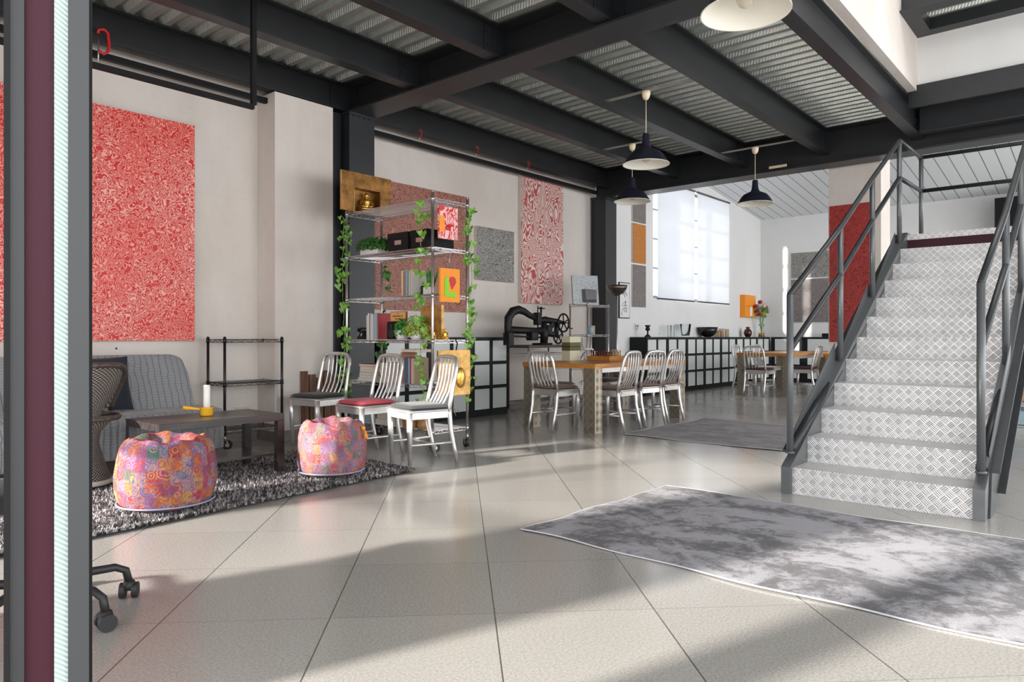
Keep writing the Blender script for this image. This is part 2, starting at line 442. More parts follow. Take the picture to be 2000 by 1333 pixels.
def m_patch(name, seed, washed=0.0):
    N = NT(name, rough=.9)
    v = N.mapv(N.co(), (1,1,1), (seed, seed*.7, 0))
    x, y, z = N.xyz(N.co())
    ang = N.ma('MULTIPLY', N.ma('ARCTAN2', y, x), .28)
    uv = N.vec(N.ma('ADD', ang, N.ma('MULTIPLY', N.noise(v, 6, 1), .02)), z, seed)
    cell = N.n('ShaderNodeTexVoronoi', 1, {'Vector': uv, 'Scale': 15.0, 'Randomness': .35}, distance='CHEBYCHEV')
    cx, cy, cz = N.xyz(cell)
    pal = N.ramp(cx, [(0,(.60,.03,.03)),(.18,(.85,.22,.02)),(.34,(.30,.25,.60)),(.5,(.55,.08,.22)),(.64,(.42,.36,.66)),(.78,(.80,.48,.08)),(.9,(.04,.30,.18))], 'CONSTANT')
    dots = N.n('ShaderNodeTexVoronoi', 0, {'Vector': uv, 'Scale': 21.0})
    dc = N.n('ShaderNodeTexVoronoi', 1, {'Vector': uv, 'Scale': 21.0})
    dx, dy, dz = N.xyz(dc)
    dpal = N.ramp(dx, [(0,(.85,.30,.03)),(.2,(.88,.62,.12)),(.45,(.60,.04,.05)),(.62,(.82,.50,.60)),(.8,(.12,.12,.35)),(.92,(.05,.38,.22))], 'CONSTANT')
    flower = N.ma('LESS_THAN', N.ma('FRACT', N.ma('MULTIPLY', dots, 3.2)), .5)
    c = N.mix(N.ma('MULTIPLY', flower, .7), pal, dpal)
    emb = N.noise(v, 120, 3, .8)
    c = N.mix(N.ma('MULTIPLY', N.smooth(emb, .52, .62), .5), c, (.70,.52,.30))
    fine = N.noise(v, 60, 3, .8)
    c = N.mix(N.ma('MULTIPLY', N.smooth(fine, .5, .6), .6), c, (.16,.10,.30))
    e = N.n('ShaderNodeTexVoronoi', 0, {'Vector': uv, 'Scale': 15.0, 'Randomness': .35}, distance='CHEBYCHEV', feature='F2')
    e1 = N.n('ShaderNodeTexVoronoi', 0, {'Vector': uv, 'Scale': 15.0, 'Randomness': .35}, distance='CHEBYCHEV')
    seam = N.ma('LESS_THAN', N.ma('SUBTRACT', e, e1), .035)
    c = N.mix(N.ma('MULTIPLY', seam, .6), c, (.25,.24,.42))
    c = N.mix(washed, c, (.60,.48,.62)); c = N.mix(1.0, c, (.50,.38,.38), 'MULTIPLY')
    N.set('col', c); N.bump(N.ma('ADD', emb, N.ma('MULTIPLY', seam, -.6)), .5, .008)
    return N.m
MT['patch_a'] = m_patch('embroidered_patchwork', 2.3, .06)
MT['patch_b'] = m_patch('lilac_embroidered_patchwork', 7.1, .22)

def m_rug_shag():
    N = NT('shaggy_wool', rough=.95)
    g = N.noise(N.co(), 85, 2, .8)
    r = N.n('ShaderNodeTexWhiteNoise', 0, {'Vector': N.n('ShaderNodeVectorMath', 0, {0: N.mapv(N.co(), (70,70,8))}, operation='FLOOR')})
    N.set('col', N.mix(N.smooth(r, .35, .85), (.035,.032,.034), (.52,.49,.49)))
    return N.m
MT['shag'] = m_rug_shag()
def m_rug_vintage(name, a, b, seed):
    N = NT(name, rough=.85, sheen=.05)
    v = N.mapv(N.co(), (1,1,1), (seed,seed,0))
    f = N.noise(N.mapv(v, (1.0,.75,1)), 3.0, 7, .68, 1.0)
    g = N.noise(v, 150, 2, .8); h = N.noise(v, 14, 5, .75, .6)
    k = N.ma('ADD', N.ma('MULTIPLY', f, .65), N.ma('MULTIPLY', h, .35))
    c = N.mix(N.smooth(k, .42, .56), a, b)
    c = N.mix(N.ma('MULTIPLY', N.smooth(g, .45, .6), .3), c, tuple(q*.6 for q in b))
    N.set('col', c); N.bump(N.ma('ADD', g, f), .35, .01)
    return N.m
MT['rug_grey'] = m_rug_vintage('distressed_grey_pile', (.075,.072,.08), (.30,.292,.315), 2.0)
MT['rug_taupe'] = m_rug_vintage('taupe_pile', (.19,.172,.182), (.30,.283,.293), 5.0)
MT['rug_edge'] = simple('pale_rug_edge', (.52,.51,.53), .9)

def m_wicker():
    N = NT('woven_rattan', rough=.6)
    v = N.co(); x, y, z = N.xyz(v)
    an = N.ma('ARCTAN2', y, x)
    a = N.ma('SINE', N.ma('MULTIPLY', an, 46.0)); b = N.ma('SINE', N.ma('MULTIPLY', z, 330.0))
    w_ = N.smooth(N.ma('MULTIPLY', a, b), -.3, .5)
    N.set('col', N.mix(w_, (.05,.042,.036), (.40,.36,.325))); N.bump(w_, .8, .01)
    return N.m
MT['wicker'] = m_wicker()
MT['cane'] = simple('dark_cane', (.075,.055,.045), .5, 0, .5, .4, 40)
MT['blind'] = NT('translucent_blind', col=(.74,.76,.80), rough=.9, trans=.0).m
# blind cloth lets daylight through
nb = MT['blind'].node_tree; tb = nb.nodes.new('ShaderNodeBsdfTranslucent'); tb.inputs[0].default_value = (.80,.83,.90,1)
mx = nb.nodes.new('ShaderNodeMixShader'); mx.inputs[0].default_value = .10
nb.links.new(nb.nodes['Principled BSDF'].outputs[0], mx.inputs[1]); nb.links.new(tb.outputs[0], mx.inputs[2])
nb.links.new(mx.outputs[0], nb.nodes['Material Output'].inputs[0])
MT['frost'] = simple('frosted_panel', (.62,.65,.63), .4)
MT['frame_black'] = simple('black_lacquer', (.005,.007,.008), .55, 0, .3)
MT['maroon'] = simple('dark_maroon_lacquer', (.040,.006,.015), .5, 0, .25)
MT['grey_profile'] = simple('anodised_grey_profile', (.045,.047,.05), .45, .3)
def m_glassedge():
    N = NT('ribbed_glass_edge', rough=.15, trans=.3)
    x, y, z = N.xyz(N.co())
    s = N.ma('SINE', N.ma('ADD', N.ma('MULTIPLY', z, 1300.0), N.ma('MULTIPLY', x, 900.0)))
    N.set('col', N.mix(N.smooth(s, -.5, .7), (.38,.55,.50), (.72,.80,.78))); N.bump(s, .4, .003)
    return N.m
MT['glass_edge'] = m_glassedge()
def bookmat(i, c): return simple('book_cover_%d' % i, c, .55)
BC = [(.62,.60,.56),(.10,.14,.22),(.36,.10,.06),(.55,.42,.26),(.16,.30,.34),(.70,.68,.64),(.32,.44,.50),(.06,.06,.07),(.48,.20,.10),(.72,.62,.40),(.42,.04,.05),(.24,.22,.20)]
BM = [bookmat(i, c) for i, c in enumerate(BC)]
MT['paper'] = simple('paper_block', (.66,.61,.51), .8)
# ================================================================== STRUCTURE
m = M(); m.add([(-.3,-5,0),(16.75,-5,0),(16.75,6.65,0),(-.3,6.65,0)], [(0,1,2,3)]); structure('floor', m, MT['floor'])
m = M().box(-9,-12,-.3,-.3,12,-.03); structure('floor', m, simple('outside_paving', (.42,.41,.39), .8, 0, .3, .15, 2))
# left wall with the pier beside the first column and the window opening of the far room
WY = 6.6
m = M()
m.box(-.3,WY,0,11.62,WY+.25,7.0); m.box(14.88,WY,0,16.95,WY+.25,5.2); m.box(11.62,WY,0,14.88,WY+.25,1.74); m.box(11.62,WY,3.95,14.88,WY+.25,5.2)
structure('wall_left', m, [MT['plaster']])
m = M().box(9.95,WY-.012,0,11.62,WY,4.7).box(14.88,WY-.012,0,16.7,WY,4.7).box(11.62,WY-.012,0,14.88,WY,1.74).box(11.62,WY-.012,3.95,14.88,WY,4.7)
structure('wall_left', m, MT['plaster_cool'])
m = M().box(3.75,6.28,0,4.42,WY-.001,3.418); structure('trim_1', m, MT['plaster'])
m = M().box(-.2,WY-.018,0,3.75,WY-.001,.1).box(3.73,6.262,0,4.42,6.279,.1).box(3.731,6.262,0,3.749,WY,.1).box(4.95,WY-.018,0,9.6,WY-.001,.1)
structure('baseboard_left', m, MT['skirting'])
m = M().box(16.7,-5,0,16.95,WY+.25,5.0); structure('wall_back', m, MT['plaster_cool'])
m = M().box(9.925,-5,3.55,10.0,WY-.013,7.0); structure('wall_back', m, MT['plaster_cool'])
# unseen right wall, its big openings added to let in fill light
m = M()
m.box(-.3,-5.25,0,.4,-5,7); m.box(.4,-5.25,0,16.9,-5,.12); m.box(.4,-5.25,3.45,16.9,-5,7)
for x in (2.4,4.9,7.4,9.9,12.4,14.9): m.box(x,-5.25,.12,x+.3,-5,3.45)
structure('wall_right', m, MT['plaster_cool'])
# front glazed wall: solid bays, mullions, header
m = M()
for y0, y1 in ((6.05,6.65),(2.38,3.46),(1.56,1.80),(-1.0,-.85),(-5.0,-4.6)): m.box(-.4,y0,0,-.25,y1,7)
m.box(-.4,-5,3.34,-.25,6.65,4.1); m.box(-.4,3.46,1.98,-.25,6.05,3.34); m.box(-.4,1.80,1.50,-.25,2.38,3.34); m.box(-.4,-4.6,4.1,-.25,6.65,5.3); m.box(-.4,-5,6.4,-.25,6.65,7)  # low headers and upper panel added, shaped to block sun and sky
structure('wall_front', m, MT['plaster'])
m = M()
for y in (4.70,): m.box(-.36,y,0,-.29,y+.05,1.98)
for y in (-3.7,-2.8,-1.9): m.box(-.36,y,0,-.29,y+.07,3.34)
for y0, y1 in ((3.46,6.05),): m.box(-.36,y0,1.0,-.29,y1,1.05)
structure('window_1', m, MT['steel'])

# ---- corrugated deck ceiling (ribs run across the joists)
PITCH = .15
def deck(m, x0, x1, y0, y1, z):
    k0 = int(math.floor(x0/PITCH)); xs = []
    prof = [(0,0),(.050,0),(.056,.006),(.082,.058),(.128,.058)]
    k = k0
    while k*PITCH < x1:
        for dx, dz in prof:
            x = k*PITCH+dx
            if x0 <= x <= x1: xs.append((x, z+dz))
        k += 1
    if xs[0][0] > x0: xs.insert(0, (x0, xs[0][1]))
    if xs[-1][0] < x1: xs.append((x1, xs[-1][1]))
    for (xa, za), (xb, zb) in zip(xs, xs[1:]):
        m.add([(xa,y0,za),(xb,y0,zb),(xb,y1,zb),(xa,y1,za)], [(0,1,2,3)])
    m.box(x0, y0, z+.07, x1, y1, z+.13)
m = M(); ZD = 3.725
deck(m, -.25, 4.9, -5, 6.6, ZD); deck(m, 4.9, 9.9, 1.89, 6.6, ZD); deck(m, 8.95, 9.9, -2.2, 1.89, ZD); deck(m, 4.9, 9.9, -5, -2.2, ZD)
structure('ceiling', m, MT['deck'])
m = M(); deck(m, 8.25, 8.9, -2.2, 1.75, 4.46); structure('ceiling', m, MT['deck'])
zf = lambda x: 3.80+(16.7-x)*.125
m = M(); m.add([(9.93,-5,zf(9.93)),(16.75,-5,zf(16.75)),(16.75,6.7,zf(16.75)),(9.93,6.7,zf(9.93)),(9.93,-5,zf(9.93)+.1),(16.75,-5,zf(16.75)+.1),(16.75,6.7,zf(16.75)+.1),(9.93,6.7,zf(9.93)+.1)],
   [(0,1,2,3),(7,6,5,4),(0,4,5,1),(2,6,7,3)])
structure('ceiling', m, MT['planks'])
# roof over the upper floor, with an unseen opening added to light the stairwell
m = M().box(-.4,-5.25,7.0,4.4,6.85,7.2).box(7.2,-5.25,7.0,10,6.85,7.2).box(4.4,1.8,7.0,7.2,6.85,7.2).box(4.4,-5.25,7.0,7.2,-1.8,7.2)
structure('ceiling', m, MT['plaster_cool'])
# upper walls round the stairwell
m = M().box(4.6,1.75,3.74,9.0,1.84,7.0); structure('wall_left', m, MT['plaster'])
m = M().box(8.901,-2.2,3.70,9.0,1.75,7.0); structure('wall_back', m, MT['plaster_cool'])
m = M().box(8.86,-2.2,3.56,8.9,1.83,3.80); structure('trim_2', m, MT['steel'])
m = M().box(8.74,-2.2,4.33,8.899,1.749,4.455).box(8.25,1.60,4.33,8.74,1.749,4.455); structure('trim_3', m, MT['steel'])
# white pier in the far room that carries the deep red painting
m = M().box(10.0,2.38,0,10.46,3.02,3.256).box(10.0,2.38,3.256,10.46,3.02,4.6); structure('trim_4', m, MT['plaster'])

# ---- steel beams
def ibeam(m, a, b, axis, c, w, z0, z1, tf=.016, tw=.012):
    if axis == 'X':
        m.box(a,c-w/2,z0,b,c+w/2,z0+tf); m.box(a,c-w/2,z1-tf,b,c+w/2,z1); m.box(a,c-tw/2,z0+tf,b,c+tw/2,z1-tf)
    else:
        m.box(c-w/2,a,z0,c+w/2,b,z0+tf); m.box(c-w/2,a,z1-tf,c+w/2,b,z1); m.box(c-tw/2,a,z0+tf,c+tw/2,b,z1-tf)
def bolts(m, pts, ax, r=.011, h=.012):
    for p in pts:
        d_ = {'X':(1,0,0),'Y':(0,1,0),'Z':(0,0,1)}[ax]
        m.tube([(p[0]-d_[0]*h,p[1]-d_[1]*h,p[2]-d_[2]*h),(p[0]+d_[0]*h,p[1]+d_[1]*h,p[2]+d_[2]*h)], r, 6, smooth=False)
ZT = 3.72
def main_beam(cx, w, z0, y0, y1, label):
    t = thing('steel_beam', (0,0,0), label, 'beam', group='main steel beams')
    m = M(); ibeam(m, y0, y1, 'Y', cx, w, z0, ZT, .02, .014); obj('beam_profile', m, MT['steel'], t)
    return t
b1 = main_beam(4.735, .33, 3.40, -5.0, 6.55, 'deep dark steel beam crossing the ceiling from the column behind the tall wire rack')
b2 = main_beam(9.76, .32, 3.26, -5.0, 6.58, 'deep dark steel beam above the opening to the back room')
JY = {'wall':(6.36,6.36), 'a':(5.24,5.12), 'b':(4.15,4.06), 'c':(3.03,2.98), 'd':(1.90,1.90)}
JL = {'wall':'running along the left wall', 'a':'next to the one along the left wall', 'b':'third out from the left wall', 'c':'fourth out from the left wall', 'd':'edging the stairwell opening', 'e':'nearest the camera side of the ceiling'}
def joist(x0, x1, y, label, z0=3.435, w=.125):
    t = thing('steel_joist', (0,0,0), label, 'joist', group='steel joists under the corrugated deck')
    m = M(); ibeam(m, x0, x1, 'X', y, w, z0, ZT, .014, .01); obj('joist_profile', m, MT['steel'], t)
    for xe, s in ((x1,-1),(x0,1)):
        if xe < 0: continue
        m = M(); m.box(xe, y-.10, z0+.03, xe+s*.012, y+.10, ZT-.02)
        m.box(xe, y-.014, z0+.03, xe+s*.29, y-.0065, ZT-.02)
        bolts(m, [(xe+s*.255,y-.016,z) for z in (z0+.09,z0+.19)]+[(xe+s*.20,y-.016,z) for z in (z0+.09,z0+.19)], 'Y')
        bolts(m, [(xe+s*.014,y+dy,z) for z in (z0+.09,z0+.19) for dy in (-.06,.06)], 'X')
        obj('end_plate', m, MT['steel'], t)
    return t
for k in ('wall','a','b','c','d'):
    joist(-.25, 4.728, JY[k][0], 'dark steel joist before the first deep beam, '+JL[k])
    joist(4.742, 9.753, JY[k][1], 'dark steel joist between the two deep beams, '+JL[k], 3.405 if k != 'wall' else 3.42)
joist(-.25, 4.728, .75, 'dark steel joist high above the door, before the first deep beam')
t = thing('steel_joist', (0,0,0), 'dark steel joist crossing behind the stairwell opening with a bolted end plate', 'joist', group='steel joists under the corrugated deck')
m = M(); ibeam(m, -2.2, 1.83, 'Y', 9.45, .13, 3.40, ZT); obj('joist_profile', m, MT['steel'], t)
m = M().box(9.43,1.70,3.42,9.442,1.83,3.70); bolts(m, [(9.43,1.76,3.5),(9.43,1.76,3.6)], 'X'); obj('end_plate', m, MT['steel'], t)
t = thing('steel_beam', (0,0,0), 'dark steel beam across the top of the stairwell void', 'beam', group='main steel beams')
m = M(); ibeam(m, -2.2, 1.749, 'Y', 8.16, .18, 4.33, 4.62); obj('beam_profile', m, MT['steel'], t)

def column(x0, x1, y0, y1, top, label):
    t = thing('steel_column', (0,0,0), label, 'column')
    m = M(); m.box(x0,y0,0,x1,y0+.02,top); m.box(x0,y1-.02,0,x1,y1,top); m.box((x0+x1)/2-.007,y0+.02,0,(x0+x1)/2+.007,y1-.02,top)
    m.box(x0+.01,y0+.02,0,x0+.02,y1-.02,top)
    obj('column_profile', m, MT['steel'], t)
    m = M(); m.box(x0-.012,y0-.02,top-.02,x1+.012,y1,top-.0005)
    bolts(m, [(x0+.05+k*.075,y0-.005,top-.028) for k in range(4)], 'Z'); obj('cap_plate', m, MT['steel'], t)
    return t
column(4.57, 4.90, 6.20, 6.50, 3.40, 'dark steel column against the left wall behind the tall wire rack')
column(9.60, 9.92, 6.30, 6.57, 3.26, 'dark steel column where the back room begins, beside the calligraphy scroll')
# black strip filling the gap between pier and column
m = M().box(4.425,6.33,0,4.56,6.59,3.40); structure('trim_5', m, MT['steel_black'])

# ================================================================== FAR WINDOW
m = M(); X0, X1, Z0, Z1 = 11.62, 14.88, 1.74, 3.95
m.box(X0,WY+.1,Z0,X0+.06,WY+.16,Z1); m.box(X1-.06,WY+.1,Z0,X1,WY+.16,Z1); m.box(X0,WY+.1,Z0,X1,WY+.16,Z0+.06); m.box(X0,WY+.1,Z1-.06,X1,WY+.16,Z1)
m.box(13.22,WY+.1,Z0,13.30,WY+.16,Z1)
for z in (2.3,2.85,3.4): m.box(X0,WY+.11,z,X1,WY+.15,z+.04)
structure('window_2', m, MT['rail'])
for i, (a, b, s) in enumerate(((11.72,13.20,'left'),(13.34,14.84,'right'))):
    t = thing('roller_blind', (a,WY-.05,1.72), 'translucent white roller blind pulled down over the %s half of the back room window' % s, 'blind', group='roller blinds of the back window')
    m = M(); m.grid(lambda u, v: ((b-a)*u, .012*sin(u*9+v*2)*v*.4, .02+2.19*v), 14, 10); obj('blind_cloth', m, MT['blind'], t)
    m = M().tube([(0,0,.015),(b-a,0,.015)], .014, 8); obj('bottom_bar', m, MT['grey_profile'], t)
    m = M().tube([(-.02,0,2.22),(b-a+.02,0,2.22)], .022, 10); obj('roller_tube', m, MT['rail'], t)

# ================================================================== STAIRS
SY0, SY1 = .652, 1.652; RUN, RISE = .2945, .1702; SX = 4.72
st = thing('staircase', (0,0,0), 'straight steel staircase clad in silver tread plate with dark tube railings', 'staircase')
for k in range(11):
    m = M(); x = SX+RUN*k; z = RISE*k
    m.box(x, SY0, z+.0, x+.008, SY1, z+RISE); m.box(x-.004, SY0, z+RISE-.008, x+RUN+.01, SY1, z+RISE+.001)
    obj('step', m, MT['tread'], st)
SXE = SX+RUN*11; ZL = RISE*12
m = M().box(SXE,SY0,ZL-RISE,SXE+.01,SY1,ZL-.055); obj('landing_riser', m, MT['maroon'], st)
m = M().box(SXE-.01,SY0-1.2,ZL-.055,8.95,SY1,ZL); obj('landing', m, MT['tread'], st)
m = M().box(8.93,SY0-1.2,ZL-.20,8.96,SY1+.02,ZL+.02).box(SXE,SY1+.001,ZL-.20,8.96,SY1+.03,ZL+.02); obj('landing_edge', m, MT['steel'], st)
for s in (0, 1):
    y0, y1 = ((SY1+.002, SY1+.062), (SY0-.062, SY0-.002))[s]
    m = M(); sl = RISE/RUN; x0 = SX-.03
    def side(off0, off1, x): return 0
    poly = [(x0,0),(x0,.175),(x0+.17,.265),(SXE+.02,.265+(SXE-x0-.15)*sl),(SXE+.02,(SXE-x0)*sl-.12),(x0+.35,0)]
    vs = [(x,y0,z) for x,z in poly]+[(x,y1,z) for x,z in poly]; n = len(poly)
    m.add(vs, [tuple(range(n)), tuple(range(2*n-1,n-1,-1))]+[(k,n+k,n+(k+1)%n,(k+1)%n) for k in range(n)])
    obj('stringer', m, MT['rail'], st)
    # outer channel flanges
    yo = y1 if s == 0 else y0; yi = yo-.03 if s == 0 else yo+.03
    m = M()
    for off in (.0, -.30):
        za = .262+off
        xa = x0+.17 if off == 0 else x0+.42
        z1 = za+(xa-x0-.17)*sl
        m.add([(xa,yi,z1),(SXE,yi,z1+(SXE-xa)*sl),(SXE,yo+.05 if s==0 else yo-.05,z1+(SXE-xa)*sl),(xa,yo+.05 if s==0 else yo-.05,z1),
               (xa,yi,z1-.014),(SXE,yi,z1-.014+(SXE-xa)*sl),(SXE,yo+.05 if s==0 else yo-.05,z1-.014+(SXE-xa)*sl),(xa,yo+.05 if s==0 else yo-.05,z1-.014)],
              [(0,1,2,3),(7,6,5,4),(0,4,5,1),(1,5,6,2),(2,6,7,3),(3,7,4,0)])
    obj('stringer_flange', m, MT['steel'], st)
    m = M(); ya_, yb_ = (yo-.012, yo-.002) if s == 0 else (yo-.012, yo-.002)
    poly = [(x0+.17,.255),(SXE,.255+(SXE-x0-.17)*sl),(SXE,-.045+(SXE-x0-.17)*sl),(x0+.30,.0),(x0+.10,.0)]
    n = len(poly); vs = [(x,ya_,z) for x,z in poly]+[(x,yb_,z) for x,z in poly]
    m.add(vs, [tuple(range(n)), tuple(range(2*n-1,n-1,-1))]+[(k,n+k,n+(k+1)%n,(k+1)%n) for k in range(n)])
    obj('stringer_web', m, MT['steel_black'], st)
    yp = (y0+y1)/2
    px_ = [4.77, 5.865, 6.789, 7.769, 8.753]; zb = [.255,.80,1.30,1.87,2.04]; zt = [1.305,1.876,2.41,2.95,2.97]
    if s == 1: zt[0] = 1.33
    for a in range(5):
        if s == 1 and a > 3: continue
        m = M().tube([(px_[a],yp,zb[a]),(px_[a],yp,zt[a])], .022, 12)
        m.tube([(px_[a],yp,zb[a]),(px_[a],yp,zb[a]+.012)], .03, 12)
        obj('railing_post', m, MT['rail'], st)
    for nm, dz in (('handrail', 0), ('mid_rail', -.365)):
        pth = [(px_[a],yp,zt[a]+dz) for a in range(4)]
        m = M().tube(pth if s == 0 else pth, .021, 12)
        if s == 0:
            m.tube([(px_[3],yp,zt[3]+dz),(px_[4],yp,zt[4]+dz)], .021, 12)
            m.tube([(px_[4],yp,zt[4]+dz),(px_[4],-.5,zt[4]+dz)], .021, 12)
        obj(nm, m, MT['steel'], st)
    for a in range(3):
        m = M(); A = Vector((px_[a]+.03,yp,zb[a]+.02)); B = Vector((px_[a+1]-.04,yp,zb[a+1]-.035))
        m.tube([A,B], .032, 12); obj('base_tube', m, MT['steel'], st)
        m = M(); xa, xb = px_[a]+.1, px_[a+1]-.03; za, zb_ = zb[a]+.10, zb[a+1]-.0
        ya = yp+.03 if s == 0 else yp-.03
        hgt = .22
        poly = [(xa,za-.06),(xb,zb_-.06),(xb,zb_+hgt*.8),(xa,za)]
        vs = [(x,ya,z) for x,z in poly]+[(x,ya+.006,z) for x,z in poly]
        m.add(vs, [(0,1,2,3),(7,6,5,4)]+[(k,4+k,4+(k+1)%4,(k+1)%4) for k in range(4)])
        obj('side_plate', m, MT['maroon'] if False else MT['rail'], st)

# ================================================================== DOOR AT THE LEFT EDGE OF THE VIEW
def cam_dir(px): 
    Fv = Vector((cos(HEAD), sin(HEAD), 0)); Rv = Vector((sin(HEAD), -cos(HEAD), 0))
    return Fv+Rv*((px-1000)/FPX)
ang = HEAD+math.atan(905/FPX); nrm = Vector((cos(ang), sin(ang), 0)); DD = .80
door = thing('door_1', (nrm.x*DD, nrm.y*DD, 0), 'open glazed door seen edge on at the left of the view', 'door', rz=ang-pi/2)
door['kind'] = 'structure'
del door['category']
def dpx(px):   # signed offset along the leaf edge
    d = cam_dir(px); t = DD/ (d.dot(nrm)); p = d*t
    tx = Vector((cos(ang-pi/2), sin(ang-pi/2), 0)); return p.dot(tx)
for nm, a, b, dep, off, mat in (('gasket',7,18,.03,0,'black'),('door_frame',18,47,.07,.004,'steel'),('door_panel',47,106,.05,.010,'maroon'),('glass_edge',106,133,.06,.004,'glass_edge'),('frame_profile',133,174,.07,0,'grey_profile'),('gasket',174,181,.05,.006,'black')):
    m = M().box(dpx(a), off, 0, dpx(b), off+dep, 2.55); obj(nm, m, MT[mat], door)
# ================================================================== CHAIRS
def chair_proto():
    t = thing('metal_chair', (0,0,0), 'x', 'chair')
    m = M().rbox(-.19,-.195,.425,.20,.195,.447,.04); obj('seat', m, MT['alu'], t)
    m = M()
    for s in (-1, 1): m.box(-.17, s*.185-.008, .375, .18, s*.185+.008, .427)
    m.box(.172,-.18,.375,.188,.18,.427); m.box(-.178,-.18,.375,-.165,.18,.427); obj('seat_rail', m, MT['alu'], t)
    for s in (-1, 1):
        m = M().tube([(.172,s*.172,.43),(.172,s*.170,.30),(.165,s*.160,0)], [.026,.024,.015], 8); obj('leg', m, MT['alu'], t)
        m = M().tube([(-.255,s*.182,0),(-.225,s*.183,.12),(-.19,s*.185,.27),(-.178,s*.187,.40),(-.178,s*.188,.44)], [.015,.018,.021,.021,.021], 8, sq=.8); obj('leg', m, MT['alu'], t)
    pth = []
    for s in (1, -1):
        seg = [(-.178,.188,.44),(-.19,.187,.52),(-.215,.184,.64),(-.245,.180,.76),(-.255,.168,.81),(-.262,.135,.848),(-.264,.09,.857),(-.265,0,.859)]
        seg = [(x,s*y,z) for x,y,z in seg]
        pth += seg if s == 1 else seg[::-1][1:]
    m = M().tube(pth, .0175, 8); obj('back_frame', m, MT['alu'], t)
    for y in (-.108,-.054,0,.054,.108):
        P = [(-.262,y,.852),(-.262,y*1.0,.78),(-.248,y,.68),(-.222,y,.58),(-.178,y,.50),(-.150,y,.445)]
        m = M().tube(P, .012, 6, sq=.45); obj('slat', m, MT['alu'], t)
    m = M()
    for s in (-1, 1): m.tube([(.167,s*.163,.17),(-.205,s*.183,.17)], .011, 6)
    m.tube([(-.02,-.172,.17),(-.02,.172,.17)], .011, 6); obj('stretcher', m, MT['alu'], t)
    return t
ch0 = chair_proto(); used = [False]
def chair(x, y, deg, label, group, cush=None, clabel=None, lift=0.0):
    if not used[0]:
        o = ch0; o.location = (x,y,lift); o.rotation_euler[2] = RAD(deg); o['label'] = label; o['group'] = group; used[0] = True
    else: o = dup(ch0, (x,y,lift), RAD(deg), label, group)
    if cush:
        mm = M(); 
        def cf(u, v, s):
            a = 2*u-1; b = 2*v-1
            k = (1-abs(a)**6)*(1-abs(b)**6)
            return (.005+a*.195*(1-.06*b*b), b*.200*(1-.05*a*a), .449+lift+ (.010+.028*k**.5*s if s > 0 else 0))
        mm.grid(lambda u, v: cf(u, v, 1), 15, 15)
        mm.grid(lambda u, v: cf(1-u, v, 0), 15, 15)
        n = 15
        c = thing('seat_cushion', (x,y,0), clabel, 'cushion', RAD(deg), 'seat cushions on the metal chairs')
        obj('pad', mm, cush, c)
        for s in (-1, 1):
            k = M().tube([(-.17,s*.17,.455+lift),(-.20,s*.20,.452+lift),(-.215,s*.212,.42+lift),(-.225,s*.205,.385+lift)], .004, 5); obj('tie', k, cush, c)
            k = M().tube([(-.20,s*.20,.452+lift),(-.235,s*.215,.43+lift),(-.25,s*.222,.41+lift)], .004, 5); obj('tie', k, cush, c)
    return o
G1 = 'brushed metal chairs in a row beside the shaggy rug'
chair(3.905, 4.365, 166, 'brushed metal chair with a grey cushion, nearest the middle of the floor', G1, MT['fab_grey'], 'flat grey cushion on the nearest metal chair', .0)
chair(3.86, 4.99, 178, 'brushed metal chair with a red cushion, between the grey and the black cushioned ones', G1, MT['fab_red'], 'raspberry red quilted cushion on a metal chair', .0)
chair(3.98, 5.90, 190, 'brushed metal chair with a black cushion, next to the pier of the left wall', G1, MT['fab_black'], 'thin black cushion on the metal chair by the pier', .0)
G2 = 'brushed metal chairs round the nearer dining table'
tan = MT['fab_tan']
chair(6.40, 4.86, -6, 'brushed metal chair at the near end of the orange topped dining table', G2, tan, 'tan leather cushion on the chair at the near end of the dining table')
chair(6.74, 4.33, 92, 'first brushed metal chair on the long side, beside the near corner leg of the table', G2, tan, 'tan leather cushion on the first long side chair of the dining table')
chair(7.36, 4.37, 82, 'middle brushed metal chair on the long side of the nearer dining table', G2, tan, 'tan leather cushion on the middle long side chair of the dining table')
chair(7.86, 4.39, 88, 'last brushed metal chair of the nearer dining table long side, by the far leg', G2, tan, 'tan leather cushion on the last long side chair of the dining table')
chair(6.80, 5.20, 268, 'brushed metal chair on the wall side of the dining table, behind the striped box', G2, tan, 'tan leather cushion on the wall side chair near the sewing machine')
chair(7.95, 5.24, 272, 'brushed metal chair on the wall side of the dining table, behind the chess set', G2, tan, 'tan leather cushion on the chair behind the chess set')
G3 = 'brushed metal chairs round the farther dining table'
mar = MT['fab_maroon']
chair(12.34, 4.88, -4, 'maroon cushioned metal chair at the near end of the farther dining table', G3, mar, 'maroon cushion on the chair at the near end of the farther table')
chair(12.95, 5.33, 268, 'brushed metal chair on the wall side of the farther dining table, left one', G3)
chair(13.25, 4.42, 92, 'brushed metal chair half hidden by the stair railing post at the farther table', G3, mar, 'maroon cushion on the farther table chair beside the railing post')
chair(13.95, 5.33, 265, 'brushed metal chair on the wall side of the farther dining table, right one', G3)

